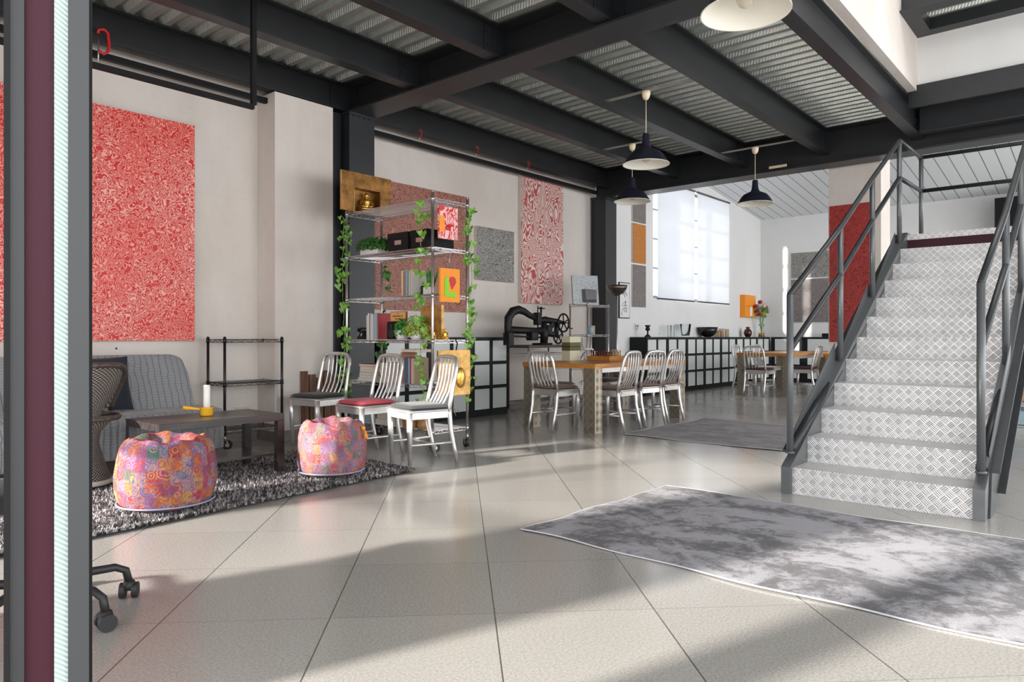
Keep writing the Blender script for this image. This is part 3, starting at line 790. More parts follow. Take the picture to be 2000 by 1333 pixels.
# ================================================================== DINING TABLES
def dining(x0, y0, x1, y1, zt, label, cw=.14):
    cx, cy = (x0+x1)/2, (y0+y1)/2
    t = thing('dining_table', (cx,cy,0), label, 'table', group='dining tables with tread plate legs')
    a, b = (x1-x0)/2, (y1-y0)/2
    m = M().rbox(-a,-b,zt-.048,a,b,zt,.006,seg=1,smooth=False); obj('tabletop', m, MT['wood_orange'], t)
    for sx in (-1, 1):
        for sy in (-1, 1):
            m = M(); xx = sx*(a-.012); yy = sy*(b-.012)
            m.box(min(xx,xx-sx*cw), min(yy,yy-sy*cw), 0, max(xx,xx-sx*cw), max(yy,yy-sy*cw), zt-.049); obj('leg', m, MT['tread_leg'], t)
    m = M().box(-a+.16,-b+.05,zt-.10,a-.16,-b+.075,zt-.049).box(-a+.16,b-.075,zt-.10,a-.16,b-.05,zt-.049); obj('apron', m, MT['alu'], t)
    return t
dining(6.255, 4.235, 8.30, 5.235, .737, 'long orange brown dining table on square tread plate legs, nearer one')
dining(12.19, 4.285, 14.2, 5.245, .744, 'pale topped orange edged dining table on tread plate legs in the back room')

# ================================================================== WIRE RACKS
def wire_shelf(m, sx, sy, z, step=.026, r=.0022, h=.026):
    ex, ey = sx/2-.012, sy/2-.012
    for zz in (z, z-h):
        m.tube([(-ex,-ey,zz),(ex,-ey,zz),(ex,ey,zz),(-ex,ey,zz)], .0032, 4, closed=True)
    def zig(p0, p1, L):
        n = max(2, int(L/.045)); P = []
        for i in range(n+1):
            f = i/n; P.append((p0[0]+(p1[0]-p0[0])*f, p0[1]+(p1[1]-p0[1])*f, z-(h if i % 2 else 0)))
        m.tube(P, .0024, 4)
    zig((-ex,-ey),(ex,-ey),2*ex); zig((-ex,ey),(ex,ey),2*ex); zig((-ex,-ey),(-ex,ey),2*ey); zig((ex,-ey),(ex,ey),2*ey)
    if sy >= sx:
        n = int(2*ey/step)
        for i in range(1, n): y = -ey+2*ey*i/n; m.tube([(-ex,y,z),(ex,y,z)], r, 4, caps=False)
        for x in (-ex*.45, ex*.45): m.tube([(x,-ey,z-.006),(x,ey,z-.006)], .0032, 4)
    else:
        n = int(2*ex/step)
        for i in range(1, n): x = -ex+2*ex*i/n; m.tube([(x,-ey,z),(x,ey,z)], r, 4, caps=False)
        for y in (-ey*.45, ey*.45): m.tube([(-ex,y,z-.006),(ex,y,z-.006)], .0032, 4)
def rack(name, label, cx, cy, sx, sy, zs, top, mat, castor=True, skip_post_z=0, group=None, solid=()):
    t = thing(name, (cx,cy,0), label, 'shelf rack', group=group)
    z0 = .115 if castor else .01
    for ax in (-1, 1):
        for ay in (-1, 1):
            x, y = ax*(sx/2-.012), ay*(sy/2-.012)
            m = M().tube([(x,y,z0),(x,y,top)], .0125, 10); m.tube([(x,y,top),(x,y,top+.012)], [.0135,.009], 10)
            for z in zs: m.tube([(x,y,z-.03),(x,y,z+.012)], [.0175,.0155], 10)
            p = obj('post', m, mat, t)
            if castor:
                m = M(); a = RAD(40+50*ax+20*ay); ox, oy = cos(a)*.022, sin(a)*.022
                m.disc((x+ox,y+oy,.045), (-sin(a),cos(a),0), .045, .024, 20); w_ = obj('castor', m, MT['rubber'], t)
                k = M(); k.disc((x+ox,y+oy,.045), (-sin(a),cos(a),0), .018, .030, 12)
                for s in (-1, 1):
                    k.tube([(x,y,.10),(x+ox*1.0-sin(a)*.018*s,y+oy+cos(a)*.018*s,.075),(x+ox-sin(a)*.018*s,y+oy+cos(a)*.018*s,.045)], .006, 6)
                k.tube([(x,y,.085),(x,y,.125)], .014, 8); obj('fork', k, MT['chrome'], w_)
    for i, z in enumerate(zs):
        m = M(); wire_shelf(m, sx, sy, z)
        if i in solid: m.box(-sx/2+.02,-sy/2+.02,z+.001,sx/2-.02,sy/2-.02,z+.006)
        obj('shelf', m, mat, t)
    return t
RXc, RYc = 4.52, 5.255; RSX, RSY = .46, 1.27; RZS = [.19,.592,.995,1.40,1.82,2.255]
rack('wire_rack', 'tall chrome wire rack on castors full of plants, books and gold pictures', RXc, RYc, RSX, RSY, RZS, 2.305, MT['chrome'])
rack('wire_rack', 'low empty black wire rack on castors beside the sofa', 3.475, 6.335, .60, .34, [.17,.60,1.0], 1.015, MT['blackwire'], solid=(1,))
rack('wire_rack', 'slim chrome wire rack beside the second column with a silver picture on top', 8.625, 5.94, .56, .33, [.13,.58,1.055,1.485], 1.495, MT['chrome'], castor=False)
t = rack('wire_rack', 'chrome wire rack that carries the old black sewing machine', 7.66, 6.11, .98, .44, [.16,.80], .875, MT['chrome'], castor=False)
m = M().box(-.50,-.23,.878,.50,.23,.915); obj('worktop', m, MT['grey_profile'], t)
rack('wire_rack', 'dark wire rack seen behind the stairs at the right edge', 9.1, .62, .4, 1.0, [.12,.36,.62,.86], .95, MT['blackwire'], castor=False)

FX = RXc-RSX/2      # front plane of the tall rack (X)
def front(px, py, X=4.42):
    d = cam_dir(px); t = X/d.x
    return d.y*t, CAM_H-(py-658.3)/FPX*t
# ---- vines
def leafv(m, p, sz, nrmv, up, mi=0):
    n = Vector(nrmv).normalized(); u = Vector(up) - n*Vector(up).dot(n)
    if u.length < 1e-3: u = Vector((1,0,0))
    u.normalize(); s = n.cross(u)
    out = [(0,-.08),(.42,-.30),(.56,.05),(.30,.36),(0,.85),(-.30,.36),(-.56,.05),(-.42,-.30)]
    vs = [Vector(p)+u*b*sz*-1+s*a*sz+n*(abs(a)*.18*sz) for a, b in out]+[Vector(p)+u*-.2*sz]
    k = len(out)
    m.add(vs, [(i, (i+1) % k, k) for i in range(k)], mi, False)
def vine(label, pts, nleaf, sz, mat, seed, spread=.05, zr=None):
    R = random.Random(seed)
    t = thing('ivy_vine', pts[0], label, 'plant', group='trailing ivy vines on the tall wire rack')
    o = Vector(pts[0]); P = [Vector(p)-o for p in pts]
    path = []
    for a, b in zip(P, P[1:]):
        n = max(2, int((b-a).length/.05))
        for i in range(n): path.append(a.lerp(b, i/n)+Vector((R.uniform(-1,1),R.uniform(-1,1),0))*.010)
    path.append(P[-1])
    obj('vine_stem', M().tube(path, .0028, 5), MT['leaf'], t)
    m = M()
    for i in range(nleaf):
        f = R.random(); k = min(len(path)-1, int(f*len(path))); p = path[k]
        a = R.uniform(0, 2*pi); off = Vector((cos(a), sin(a), R.uniform(-.4,.3)))*R.uniform(.3,1)*spread
        n = Vector((-.75+R.uniform(-.5,.5), -.65+R.uniform(-.5,.5), R.uniform(-.1,.6)))
        leafv(m, p+off, sz*R.uniform(.65,1.2), n, (R.uniform(-.5,.5),R.uniform(-.5,.5),1))
    obj('leaves', m, mat, t)
yl, yr = RYc+RSY/2-.012, RYc-RSY/2+.012; xb = RXc+RSX/2-.012; xf = FX+.012
vine('long ivy vine hanging down the left front post of the tall rack', [(xf-.03,yl+.01,2.22),(xf-.035,yl+.02,1.5),(xf-.035,yl-.01,.75),(xf-.03,yl,.42)], 70, .062, MT['leaf'], 1, .06)
vine('ivy vine hanging in front of the tall rack near its right front post', [(xf-.04,yr+.10,2.21),(xf-.045,yr+.11,1.6),(xf-.045,yr+.10,.9),(xf-.04,yr+.09,.42)], 46, .060, MT['leaf'], 2, .055)
vine('long ivy vine hanging down the right back post of the tall rack', [(xb,yr-.03,2.20),(xb+.02,yr-.035,1.5),(xb+.0,yr-.035,.8),(xb,yr-.03,.45)], 62, .060, MT['leaf'], 3, .06)
vine('sparse dark ivy vine by the left back post of the tall rack', [(xb+.02,yl-.03,2.05),(xb+.02,yl-.02,1.7),(xb+.03,yl-.03,1.3),(xb,yl-.0,.85)], 22, .075, MT['leaf_dark'], 4)

def foliage(m, R, c, rx, ry, rz, n, sz, up=.5, blade=False):
    for i in range(n):
        while True:
            q = Vector((R.uniform(-1,1),R.uniform(-1,1),R.uniform(-.25,1)))
            if q.length < 1: break
        p = Vector(c)+Vector((q.x*rx,q.y*ry,q.z*rz))
        if blade:
            b = Vector(c)+Vector((q.x*rx*.35,q.y*ry*.35,0)); e = b+Vector((q.x*rx*.8,q.y*ry*.8,rz*R.uniform(.7,1.1)))
            w_ = Vector((R.uniform(-1,1),R.uniform(-1,1),0)).normalized()*sz*.12
            m.add([b-w_,b+w_,e], [(0,1,2)])
        else: leafv(m, p, sz*R.uniform(.7,1.2), (q.x-.3,q.y-.3,q.z+.4), (R.uniform(-.6,.6),R.uniform(-.6,.6),1))
R = random.Random(11)
# shelf 5 (z 1.82): planter and black boxes
zA = RZS[4]+.004
t = thing('planter', (4.42,5.61,zA), 'white rectangular planter filled with bushy green leaves', 'plant')
m = M().rbox(-.06,-.135,0,.06,.135,.075,.008,seg=2); obj('pot', m, MT['white'], t)
m = M(); foliage(m, R, (0,0,.085), .13, .24, .10, 620, .032); obj('foliage', m, MT['leaf_dark'], t)
def filebox(y0, y1, label):
    t = thing('storage_box', (4.44,(y0+y1)/2,zA), label, 'box', group='black storage boxes on the tall rack'); w_ = (y1-y0)/2
    m = M().box(-.13,-w_,0,.19,w_,.125); obj('box_body', m, MT['black'], t)
    m = M().box(-.135,-w_-.004,.11,.195,w_+.004,.165); l = obj('lid', m, MT['black'], t)
    m = M().box(-.1315,-.045,.055,-.130,.045,.095); obj('label_holder', m, MT['chrome'], t)
filebox(4.97, 5.25, 'black lidded storage box with a metal label plate, beside the white planter')
filebox(4.70, 4.93, 'black lidded storage box behind the hanging pink picture')
m = M().tube([(0,0,0),(.3,0,0)], .055, 16); obj('paper_roll', m, MT['matt_white'], None, 'white paper roll lying behind the left black box', 'roll', loc=(4.45,5.325,zA+.056))
# top shelf: brass panel with seated figure
zT = RZS[5]+.004
t = thing('brass_panel', (4.445,5.74,zT), 'brown brass panel with a recessed niche on the top shelf', 'artwork')
W_, H_, n0, n1, nh = .305, .385, -.155, .165, .235
m = M(); m.box(-W_,0,0,n0,.02,H_); m.box(n1,0,0,W_,.02,H_); m.box(n0,0,nh,n1,.02,H_); m.box(n0-.006,.09,0,n1+.006,.10,nh+.006)
m.box(n0-.006,.02,0,n0,.09,nh); m.box(n1,.02,0,n1+.006,.09,nh); m.box(n0,.02,nh,n1,.09,nh+.006); m.box(n0,.0,0,n1,.09,.004)
obj('panel', m, MT['brass_sheet'], t)
obj('edge_strip', M().box(n0-.008,-.004,0,n0,0,nh).box(-W_-.004,-.002,0,-W_,.02,H_), MT['gold'], t)
def seated(name, loc, rz, sc, label, mat, group=None):
    m = M(); T = Matrix.Scale(sc, 4)
    m.lathe([(0.001,0),(.085,.0),(.095,.02),(.06,.045),(.001,.05)], 16, T=T, squash=(.75,1.15))
    for s in (-1, 1):
        m.tube([(-.02,s*.05,.055),(-.045,s*.085,.05),(-.075,s*.05,.048),(-.08,-s*.02,.046)], [.030,.028,.022,.014], 8, T=T)
        m.tube([(.0,s*.052,.165),(-.01,s*.078,.12),(-.035,s*.065,.085),(-.062,s*.022,.075)], [.018,.016,.014,.012], 8, T=T)
    m.tube([(0,0,.04),(0,0,.09),(0,0,.14),(0,0,.172),(0,0,.186),(0,0,.20)], [.055,.046,.052,.050,.022,.018], 12, T=T)
    m.ball((-.003,0,.222), .028, .026, .033, T=T); m.ball((.002,0,.252), .014, T=T)
    m.tube([(-.030,0,.228),(-.034,0,.218)], .004, 5, T=T)
    for s in (-1,1): m.ball((.002,s*.027,.218), .005, .004, .013, T=T)
    return obj(name, m, mat, None, label, 'figurine', group, loc=loc, rz=rz)
seated('buddha_figurine', (4.47,5.785,zT+.006), 1.15, .80, 'small gold seated figurine inside the niche of the brass panel', MT['gold_figure'])
# books
def vbook(x, y, z, w_, h, d, mat, label, group, tilt=0):
    m = M(); m.box(0,0,0,d,w_,h,0); m.box(.004,.003,.003,d+.001,w_-.003,h-.003,1)
    m2 = M(); m2.box(-.002,0,0,.003,w_,h); m2.box(0,0,0,d,.0022,h); m2.box(0,w_-.0022,0,d,w_,h)
    t = thing('book', (x,y,z), label, 'book', group=group)
    m2 = M().box(-.002,0,0,.002,w_,h).box(0,0,0,d,.002,h).box(0,w_-.002,0,d,w_,h)
    obj('cover', m2, mat, t); m1 = M().box(.002,.002,.004,d-.004,w_-.002,h-.004); obj('pages', m1, MT['paper'], t)
    t.rotation_euler[0] = tilt
    return t
CN = ['cream','dark blue','rust brown','tan','teal','pale grey','blue grey','black','orange brown','straw yellow','dark red','dark grey']
def row_books(x, y, z, dirn, specs, where, group):
    for i, (w_, h, ci) in enumerate(specs):
        pos = 'leftmost' if i == 0 else ('rightmost' if i == len(specs)-1 else ['second','third','fourth','fifth','sixth','seventh','eighth','ninth'][i-1]+' from the left')
        yy = y-w_
        vbook(x, yy, z, w_, h, .17, BM[ci], 'upright %s book, %s %s' % (CN[ci], pos, where), group)
        y = yy-.0012
    return y
zB = RZS[3]+.004
row_books(4.36, 5.115, zB, -1, [(.020,.235,9),(.016,.225,8),(.022,.235,11),(.018,.24,6),(.022,.235,4),(.012,.23,0),(.020,.24,3),(.014,.22,0)], 'in the row under the black boxes', 'upright books on the third shelf from the top')
t = thing('jar', (4.40,4.865,zB), 'dark glass jar beside the books under the black boxes', 'jar')
obj('jar_body', M().lathe([(.001,0),(.028,0),(.03,.01),(.03,.07),(.022,.085)], 14), MT['satin_black'], t); obj('lid', M().lathe([(.024,.085),(.024,.10),(.001,.10)], 14), MT['chrome'], t)
t = thing('potted_grass', (4.40,4.755,zB), 'white square pot of upright grass behind the orange hanging picture', 'plant')
obj('pot', M().box(-.045,-.06,0,.045,.06,.07), MT['white'], t); m = M(); foliage(m, R, (0,0,.07), .06, .07, .17, 150, .05, blade=True); obj('foliage', m, MT['leaf_grass'], t)
# shelf 3 (z .995)
zC = RZS[2]+.004
row_books(4.33, 5.60, zC, -1, [(.020,.235,0),(.022,.255,5),(.014,.255,11),(.018,.25,0),(.022,.245,5),(.016,.235,6),(.040,.25,6),(.014,.255,11),(.014,.25,10)], 'in the row beside the framed sign', 'upright books on the fourth shelf from the top')
t = thing('framed_sign', (4.40,5.222,zC+.17), 'small orange framed sign reading prisoners of the sun above a black speaker', 'sign', rz=0)
m = M().box(0,-.125,0,.018,.105,.095); obj('frame', m, MT['wood_brown'], t)
m = M().box(-.002,-.117,.006,0,.100,.090); obj('face', m, simple('sign_orange', (.78,.40,.13), .6), t)
Tt = Matrix.Rotation(RAD(-90), 4, 'Z') @ Matrix.Rotation(RAD(90), 4, 'X')
for s, z, h in (('THE', .074, .012), ('PRISONERS OF', .050, .022), ('THE SUN', .024, .022)):
    text_part('lettering', s, h, TR(-.003,-.008,z) @ Tt, MT['black'], t, depth=.0006)
t = thing('speaker', (4.34,5.235,zC), 'black upright speaker under the orange sign', 'speaker')
obj('cabinet', M().rbox(0,-.075,0,.14,.075,.168,.01), MT['black'], t); m = M().disc((-.003,0,.06), (1,0,0), .045, .008, 20); m.disc((-.003,0,.128),(1,0,0),.02,.008,16); obj('cone', m, MT['rubber'], t)
def pot(x, y, z, r, h, label, leafmat, fr, fh, n, sz, blade=False):
    t = thing('potted_plant', (x,y,z), label, 'plant')
    obj('pot', M().lathe([(.001,0),(r*.72,0),(r*.95,h*.3),(r,h),(r*.9,h),(r*.85,h*.8),(.001,h*.8)], 20), MT['white'], t)
    m = M(); foliage(m, R, (0,0,h*.9), fr, fr, fh, n, sz, blade=blade); obj('foliage', m, leafmat, t); return t
pot(4.35, 5.10, zC, .062, .085, 'green leafy plant in a round white pot in front of the black speaker', MT['leaf_grass'], .075, .13, 230, .026)
pot(4.35, 4.90, zC, .060, .088, 'lime green feathery plant in a white pot beside the gold board', MT['leaf_lime'], .12, .15, 420, .026)
t = thing('gold_board', (4.42,4.79,zC), 'upright gold leaf board standing behind the lime green plant', 'artwork', rz=RAD(-6))
obj('board', M().box(0,-.165,0,.03,.14,.31), MT['gold'], t)
m = M(); m.ball((.0,.03,.10), .012, .04, .05); obj('relief', m, MT['gold'], t)
for i, (yy, sc) in enumerate(((4.625,.42),(4.56,.33),(4.70,.36),(4.505,.38))):
    seated('gold_figurine', (4.40+.03*(i%2),yy+.10,zC), .4, sc, ['gold seated figurine, left one of the front pair on the right of the shelf','tiny gold figurine in the middle of the right end group','gold figurine half behind the gold board','gold seated figurine nearest the right front post'][i], MT['gold_figure'], 'small gold figurines on the right of the shelf')
t = thing('desk_telephone', (4.40,5.73,zC), 'black old desk telephone at the left end of the rack', 'telephone')
obj('telephone_body', M().lathe([(.001,0),(.075,0),(.07,.03),(.045,.07),(.04,.085),(.001,.09)], 18, squash=(1,.85)), MT['satin_black'], t)
obj('dial', M().disc((-.052,0,.045), (1,0,-.6), .028, .006, 16), MT['white'], t)
obj('handset', M().tube([(0,-.085,.09),(0,-.06,.108),(0,.06,.108),(0,.085,.09)], [.022,.012,.012,.022], 8), MT['satin_black'], t)
# shelf 2 (z .592)
zD = RZS[1]+.004
def hbook(x, y, z, sx, sy, h, mat, label, group, rz=0):
    t = thing('book', (x,y,z), label, 'book', rz, group)
    obj('cover', M().box(-sx/2,-sy/2,0,sx/2,sy/2,.002).box(-sx/2,-sy/2,h-.002,sx/2,sy/2,h).box(sx/2-.002,-sy/2,0,sx/2,sy/2,h), mat, t)
    obj('pages', M().box(-sx/2+.003,-sy/2+.004,.002,sx/2-.003,sy/2-.004,h-.002), MT['paper'], t)
def stack(x, y, z, specs, where, group):
    R2 = random.Random(int(x*100+y*10))
    n = len(specs)
    for i, (sy, h, ci) in enumerate(specs):
        pos = 'bottom' if i == 0 else ('topmost' if i == n-1 else ['second','third','fourth','fifth','sixth','seventh','eighth'][i-1]+' from the bottom')
        hbook(x+R2.uniform(-.008,.008), y+R2.uniform(-.01,.01), z, .20, sy, h, BM[ci], 'flat lying %s book, %s %s' % (CN[ci], pos, where), group, RAD(R2.uniform(-4,4)))
        z += h+.0008
    return z
stack(4.42, 5.58, zD, [(.27,.030,6),(.26,.024,5),(.25,.028,4),(.26,.026,0),(.24,.030,9),(.24,.022,10)], 'in the left pile', 'flat books in the left pile of the second shelf')
stack(4.42, 5.27, zD, [(.25,.034,3),(.24,.030,0),(.25,.028,9),(.24,.032,3),(.23,.030,0),(.23,.026,8)], 'in the pile behind the red cushion', 'flat books in the middle pile of the second shelf')
row_books(4.34, 5.11, zD, -1, [(.016,.285,0),(.022,.285,8),(.022,.24,11),(.020,.24,1),(.026,.245,1),(.022,.235,6),(.018,.24,10),(.024,.23,0),(.020,.235,3)], 'in the row under the white pots', 'upright books on the second shelf from the bottom')
hbook(4.43, 4.985, zD+.287, .20, .20, .028, BM[8], 'orange brown book with lettering laid across the upright books', 'flat books in the left pile of the second shelf')
# bottom shelf
zE = RZS[0]+.004
stack(4.40, 5.28, zE, [(.30,.05,0),(.29,.045,3),(.28,.04,0),(.27,.045,9)], 'in the pile on the bottom shelf', 'flat books on the bottom shelf')
t = thing('storage_tin', (4.42,5.56,zE), 'grey blue lidded tin on the bottom shelf of the rack', 'box')
obj('tin_body', M().rbox(-.12,-.11,0,.12,.11,.16,.015), BM[6], t); obj('lid', M().rbox(-.125,-.115,.16,.125,.115,.185,.015), BM[1], t)
for i, y in enumerate((5.78, 5.71)):
    t = thing('glass_jar', (4.34,y,zE), ['clear glass jar at the left end of the bottom shelf','clear glass jar second from the left on the bottom shelf'][i], 'jar', group='glass jars on the bottom shelf')
    obj('jar_body', M().lathe([(.001,0),(.03,0),(.032,.01),(.032,.08),(.026,.095)], 14), MT['glass'], t); obj('lid', M().lathe([(.028,.095),(.028,.112),(.001,.112)], 14), MT['chrome'], t)
for i, (y, x, r, h, nm) in enumerate(((5.02,4.36,.055,.115,'tall round cut wood piece on the bottom shelf, left'),(4.92,4.33,.045,.075,'small round cut wood piece on the bottom shelf, middle'),(4.80,4.37,.075,.085,'wide round cut wood piece on the bottom shelf, right'))):
    t = thing('wood_block', (x,y,zE), nm, 'wood piece', group='round wood pieces on the bottom shelf')
    obj('bark', M().lathe([(.001,0),(r,0),(r*1.03,h*.5),(r,h),(r*.9,h)], 14), MT['wood_slice'], t); obj('cut_face', M().lathe([(r*.9,h),(.001,h+.001)], 14), MT['oak'], t)
# pictures hung on the right end of the rack
def hung(name, y, x0, x1, z0, z1, label, mat):
    t = thing(name, ((x0+x1)/2,y,z0), label, 'artwork', rz=RAD(0)); a = (x1-x0)/2
    obj('canvas', M().box(-a,-.02,0,a,0,z1-z0), mat, t)
    return t, a, z1-z0
YE = yr-.035
t, a, h = hung('hanging_picture', YE, 4.33, 4.56, 1.895, 2.185, 'small pink and orange picture hung from the top shelf end', MT['art_pink'])
obj('painted_panel', M().box(-a*.98,-.023,.06,-a*.45,-.0201,.20), MT['orange_paint'], t)
m = M(); m.ball((-.01,-.024,.10), .035,.006,.022); m.ball((.02,-.026,.125), .045,.006,.010); obj('relief', m, MT['red_paint'], t)
obj('hook', M().tube([(0,-.01,h),(0,-.01,h+.04),(.015,-.005,h+.07),(0,.0,h+.085)], .003, 6), MT['chrome'], t)
t, a, h = hung('hanging_picture', YE, 4.345, 4.585, 1.335, 1.635, 'orange picture with a green boot and a red shape, hung from the rack', MT['orange_paint'])
def shape(m, pts, y0, y1):
    n = len(pts); vs = [(x,y0,z) for x,z in pts]+[(x,y1,z) for x,z in pts]
    m.add(vs, [tuple(range(n)), tuple(range(2*n-1,n-1,-1))]+[(k,n+k,n+(k+1)%n,(k+1)%n) for k in range(n)])
m = M(); shape(m, [(-.07,.05),(.03,.045),(.055,.035),(.075,.05),(.06,.085),(.03,.09),(-.01,.085),(-.02,.10),(-.022,.20),(-.045,.235),(-.068,.20)], -.026, -.0205); obj('painted_shape', m, MT['green_paint'], t)
m = M(); shape(m, [(.02,.115),(.05,.15),(.07,.18),(.062,.215),(.03,.23),(0,.222),(-.012,.195),(.0,.165),(.008,.14)], -.026, -.0205); obj('painted_shape', m, MT['red_paint'], t)
obj('hook', M().tube([(0,-.01,h),(0,-.01,h+.09),(.02,-.005,h+.14),(0,.0,h+.165)], .003, 6), MT['chrome'], t)
t, a, h = hung('hanging_picture', YE-.02, 4.30, 4.70, .50, .905, 'square gold board with a raised egg hung low on the rack end', MT['gold'])
m = M(); m.ball((.075,-.02,.155), .062,.03,.095, 16); obj('egg_relief', m, MT['gold_figure'], t)
obj('ribbon', M().tube([(.03,-.01,h),(.05,-.005,h+.06),(.03,-.0,h+.10)], .006, 6), MT['black'], t)

# ================================================================== COFFEE TABLE, CANDLE
ZR = .030   # top of the shaggy rug
t = thing('coffee_table', (2.455,5.005,ZR), 'low rectangular black brown coffee table with a lower shelf on the shaggy rug', 'table')
a, b = .455, .262
obj('tabletop', M().rbox(-a,-b,.375,a,b,.425,.004,seg=1,smooth=False), MT['wood_dark'], t)
for sx in (-1,1):
    for sy in (-1,1):
        obj('leg', M().box(sx*a,sy*b,0,sx*(a-.052),sy*(b-.052),.374), MT['wood_dark'], t)
obj('lower_shelf', M().box(-a+.06,-b+.055,.115,a-.06,b-.055,.132), MT['wood_dark'], t)
t = thing('candle_holder', (2.46,5.03,ZR+.426), 'yellow enamel candle holder with a loop handle on the coffee table', 'candle holder')
obj('cup', M().lathe([(.001,0),(.040,0),(.043,.01),(.043,.055),(.046,.062),(.040,.062),(.038,.02),(.001,.015)], 22), MT['yellow'], t)
obj('handle', M().tube([(-.035,.01,.048),(-.07,.03,.052),(-.12,.06,.060),(-.14,.072,.066)], [.010,.010,.015,.012], 8, sq=.5), MT['yellow'], t)
t = thing('candle', (2.46,5.03,ZR+.443), 'thick white candle standing in the yellow holder', 'candle')
obj('wax', M().lathe([(.001,0),(.0235,0),(.0235,.20),(.018,.204),(.001,.200)], 18), MT['candle'], t); obj('wick', M().tube([(0,0,.2),(.002,0,.212)], .0016, 5), MT['black'], t)

# ================================================================== SOFA
t = thing('sofa_bed', (0,0,0), 'grey quilted sofa against the left wall under the big red picture', 'sofa')
SFX0, SFX1 = .75, 2.93
def sofa_f(u, v):
    x = SFX0+(SFX1-SFX0)*u; P = [(5.70,.11),(5.69,.26),(5.70,.385),(5.735,.425),(5.9,.435),(6.08,.430),(6.10,.432)]
    k = v*(len(P)-1); i = min(int(k), len(P)-2); f = k-i
    y = P[i][0]*(1-f)+P[i+1][0]*f; z = P[i][1]*(1-f)+P[i+1][1]*f
    rip = .012*sin(x*55+2*sin(x*9))*(1-v)*(1 if v < .45 else 0)
    return (x, y-abs(rip), z+.004*sin(x*23+y*9))
m = M(); m.grid(sofa_f, 160, 19)
m.add([(SFX1,5.70,.11),(SFX1,5.70,.385),(SFX1,5.735,.425),(SFX1,6.1,.43),(SFX1,6.1,.11)], [(0,4,3,2,1)]); m.add([(SFX0,5.70,.11),(SFX0,5.70,.385),(SFX0,5.735,.425),(SFX0,6.1,.43),(SFX0,6.1,.11)], [(0,1,2,3,4)])
m.box(SFX0+.02,5.72,.10,SFX1-.02,6.1,.12)
obj('seat_cover', m, MT['quilt'], t)
m = M(); bx1 = 2.86
def back_f(u, v):
    x = SFX0+.05+(bx1-SFX0-.05)*u; e = min(1, (1-u)*(bx1-SFX0)/.16); zt = .875-.10*(1-sqrt(max(0,1-(1-e)**2)))
    P = [(6.06,.43),(6.12,.55),(6.19,.70),(6.24,zt-.03),(6.27,zt),(6.33,zt-.01),(6.36,zt-.05),(6.30,.45)]
    k = v*(len(P)-1); i = min(int(k), len(P)-2); f = k-i
    y = P[i][0]*(1-f)+P[i+1][0]*f; z = P[i][1]*(1-f)+P[i+1][1]*f
    return (x, y-.01*sin(pi*min(1,v*1.3))+.004*sin(x*31+z*20), z)
m.grid(back_f, 100, 22); e0 = [back_f(1, k/21) for k in range(22)]; m.add(e0, [tuple(range(22))]); e0 = [back_f(0, k/21) for k in range(22)]; m.add(e0, [tuple(range(21,-1,-1))])
obj('backrest_cover', m, MT['quilt'], t)
m = M()
for x in (SFX0+.1, SFX1-.12):
    for y in (5.8, 6.2): m.tube([(x,y,0),(x,y,.15)], .018, 8)
obj('leg', m, MT['black'], t)
def pillow(name, loc, rot, w_, h, th, mat, label):
    m = M()
    def f(u, v, s):
        a, b = 2*u-1, 2*v-1; k = max(0, (1-a*a))**.45*max(0, (1-b*b))**.45
        pin = 1-.07*(1-abs(a))*0
        return (a*w_/2*(1-.06*(1-b*b)), s*th/2*k, (b*h/2*(1-.06*(1-a*a)))+h/2)
    m.grid(lambda u, v: f(u, v, -1), 18, 18); m.grid(lambda u, v: f(1-u, v, 1), 18, 18)
    o = obj(name, m, mat, None, label, 'cushion', loc=loc); o.rotation_euler = rot; return o
pillow('cushion', (2.10,5.965,.445), (RAD(-16),0,RAD(2)), .46, .44, .13, MT['navy'], 'square navy cushion leaning on the sofa back')

# ================================================================== BEAN BAGS
def beanbag(x, y, r, h, label, mat, seed, tassels, dip):
    R2 = random.Random(seed); t = thing('pouf', (x,y,ZR), label, 'pouf', rz=RAD(seed*40))
    ph = [R2.uniform(0,6.28) for _ in range(8)]
    prof = [(.0,0.001),(.80,.0),(.93,.05),(1.0,.22),(1.02,.45),(.99,.68),(.93,.85),(.84,.95),(.74,1.0),(.62,.985),(.50,.93),(.34,.87),(.16,.83),(.0,.815)]
    def f(u, v):
        a = 2*pi*u; k = v*(len(prof)-1); i = min(int(k), len(prof)-2); q = k-i
        rr = prof[i][0]*(1-q)+prof[i+1][0]*q; zz = prof[i][1]*(1-q)+prof[i+1][1]*q
        w_ = .025*sin(3*a+ph[0])+.018*sin(7*a+ph[1]+zz*3)+.010*sin(13*a+ph[2]-zz*6)
        top = max(0, zz-.6)/.4
        fold = .035*top*sin(3*a+ph[3])*(1 if rr > .2 else rr*5)+.03*top*sin(9*a+ph[4])
        inner = 1 if v > .62 else 0
        rr2 = rr*(1+w_)+.0
        z2 = zz*(1+.5*fold)- (dip*(1-rr/.74) if inner and rr < .74 else 0)
        return (rr2*r*cos(a), rr2*r*sin(a), max(0.0, z2*h))
    m = M(); m.grid(f, 72, 40, cu=True); obj('fabric_body', m, mat, t)
    m = M().tube([(r*.97*cos(k*pi/18),r*.97*sin(k*pi/18),.045*h+.006) for k in range(36)], .006, 5, closed=True); obj('piping', m, simple('lilac_piping', (.30,.30,.42), .8), t)
    for i, (a, z) in enumerate(tassels):
        m = M(); cx, cy = r*1.0*cos(a), r*1.0*sin(a)
        m.ball((cx,cy,z), .016)
        for k in range(9):
            b = a+R2.uniform(-.12,.12); m.tube([(cx,cy,z),(cx*1.06,cy*1.06,z-.02),((r+.03)*cos(b),(r+.03)*sin(b),z-.06-R2.uniform(0,.02))], .004, 4)
        obj('tassel', m, MT['orange_paint'], t)
    return t
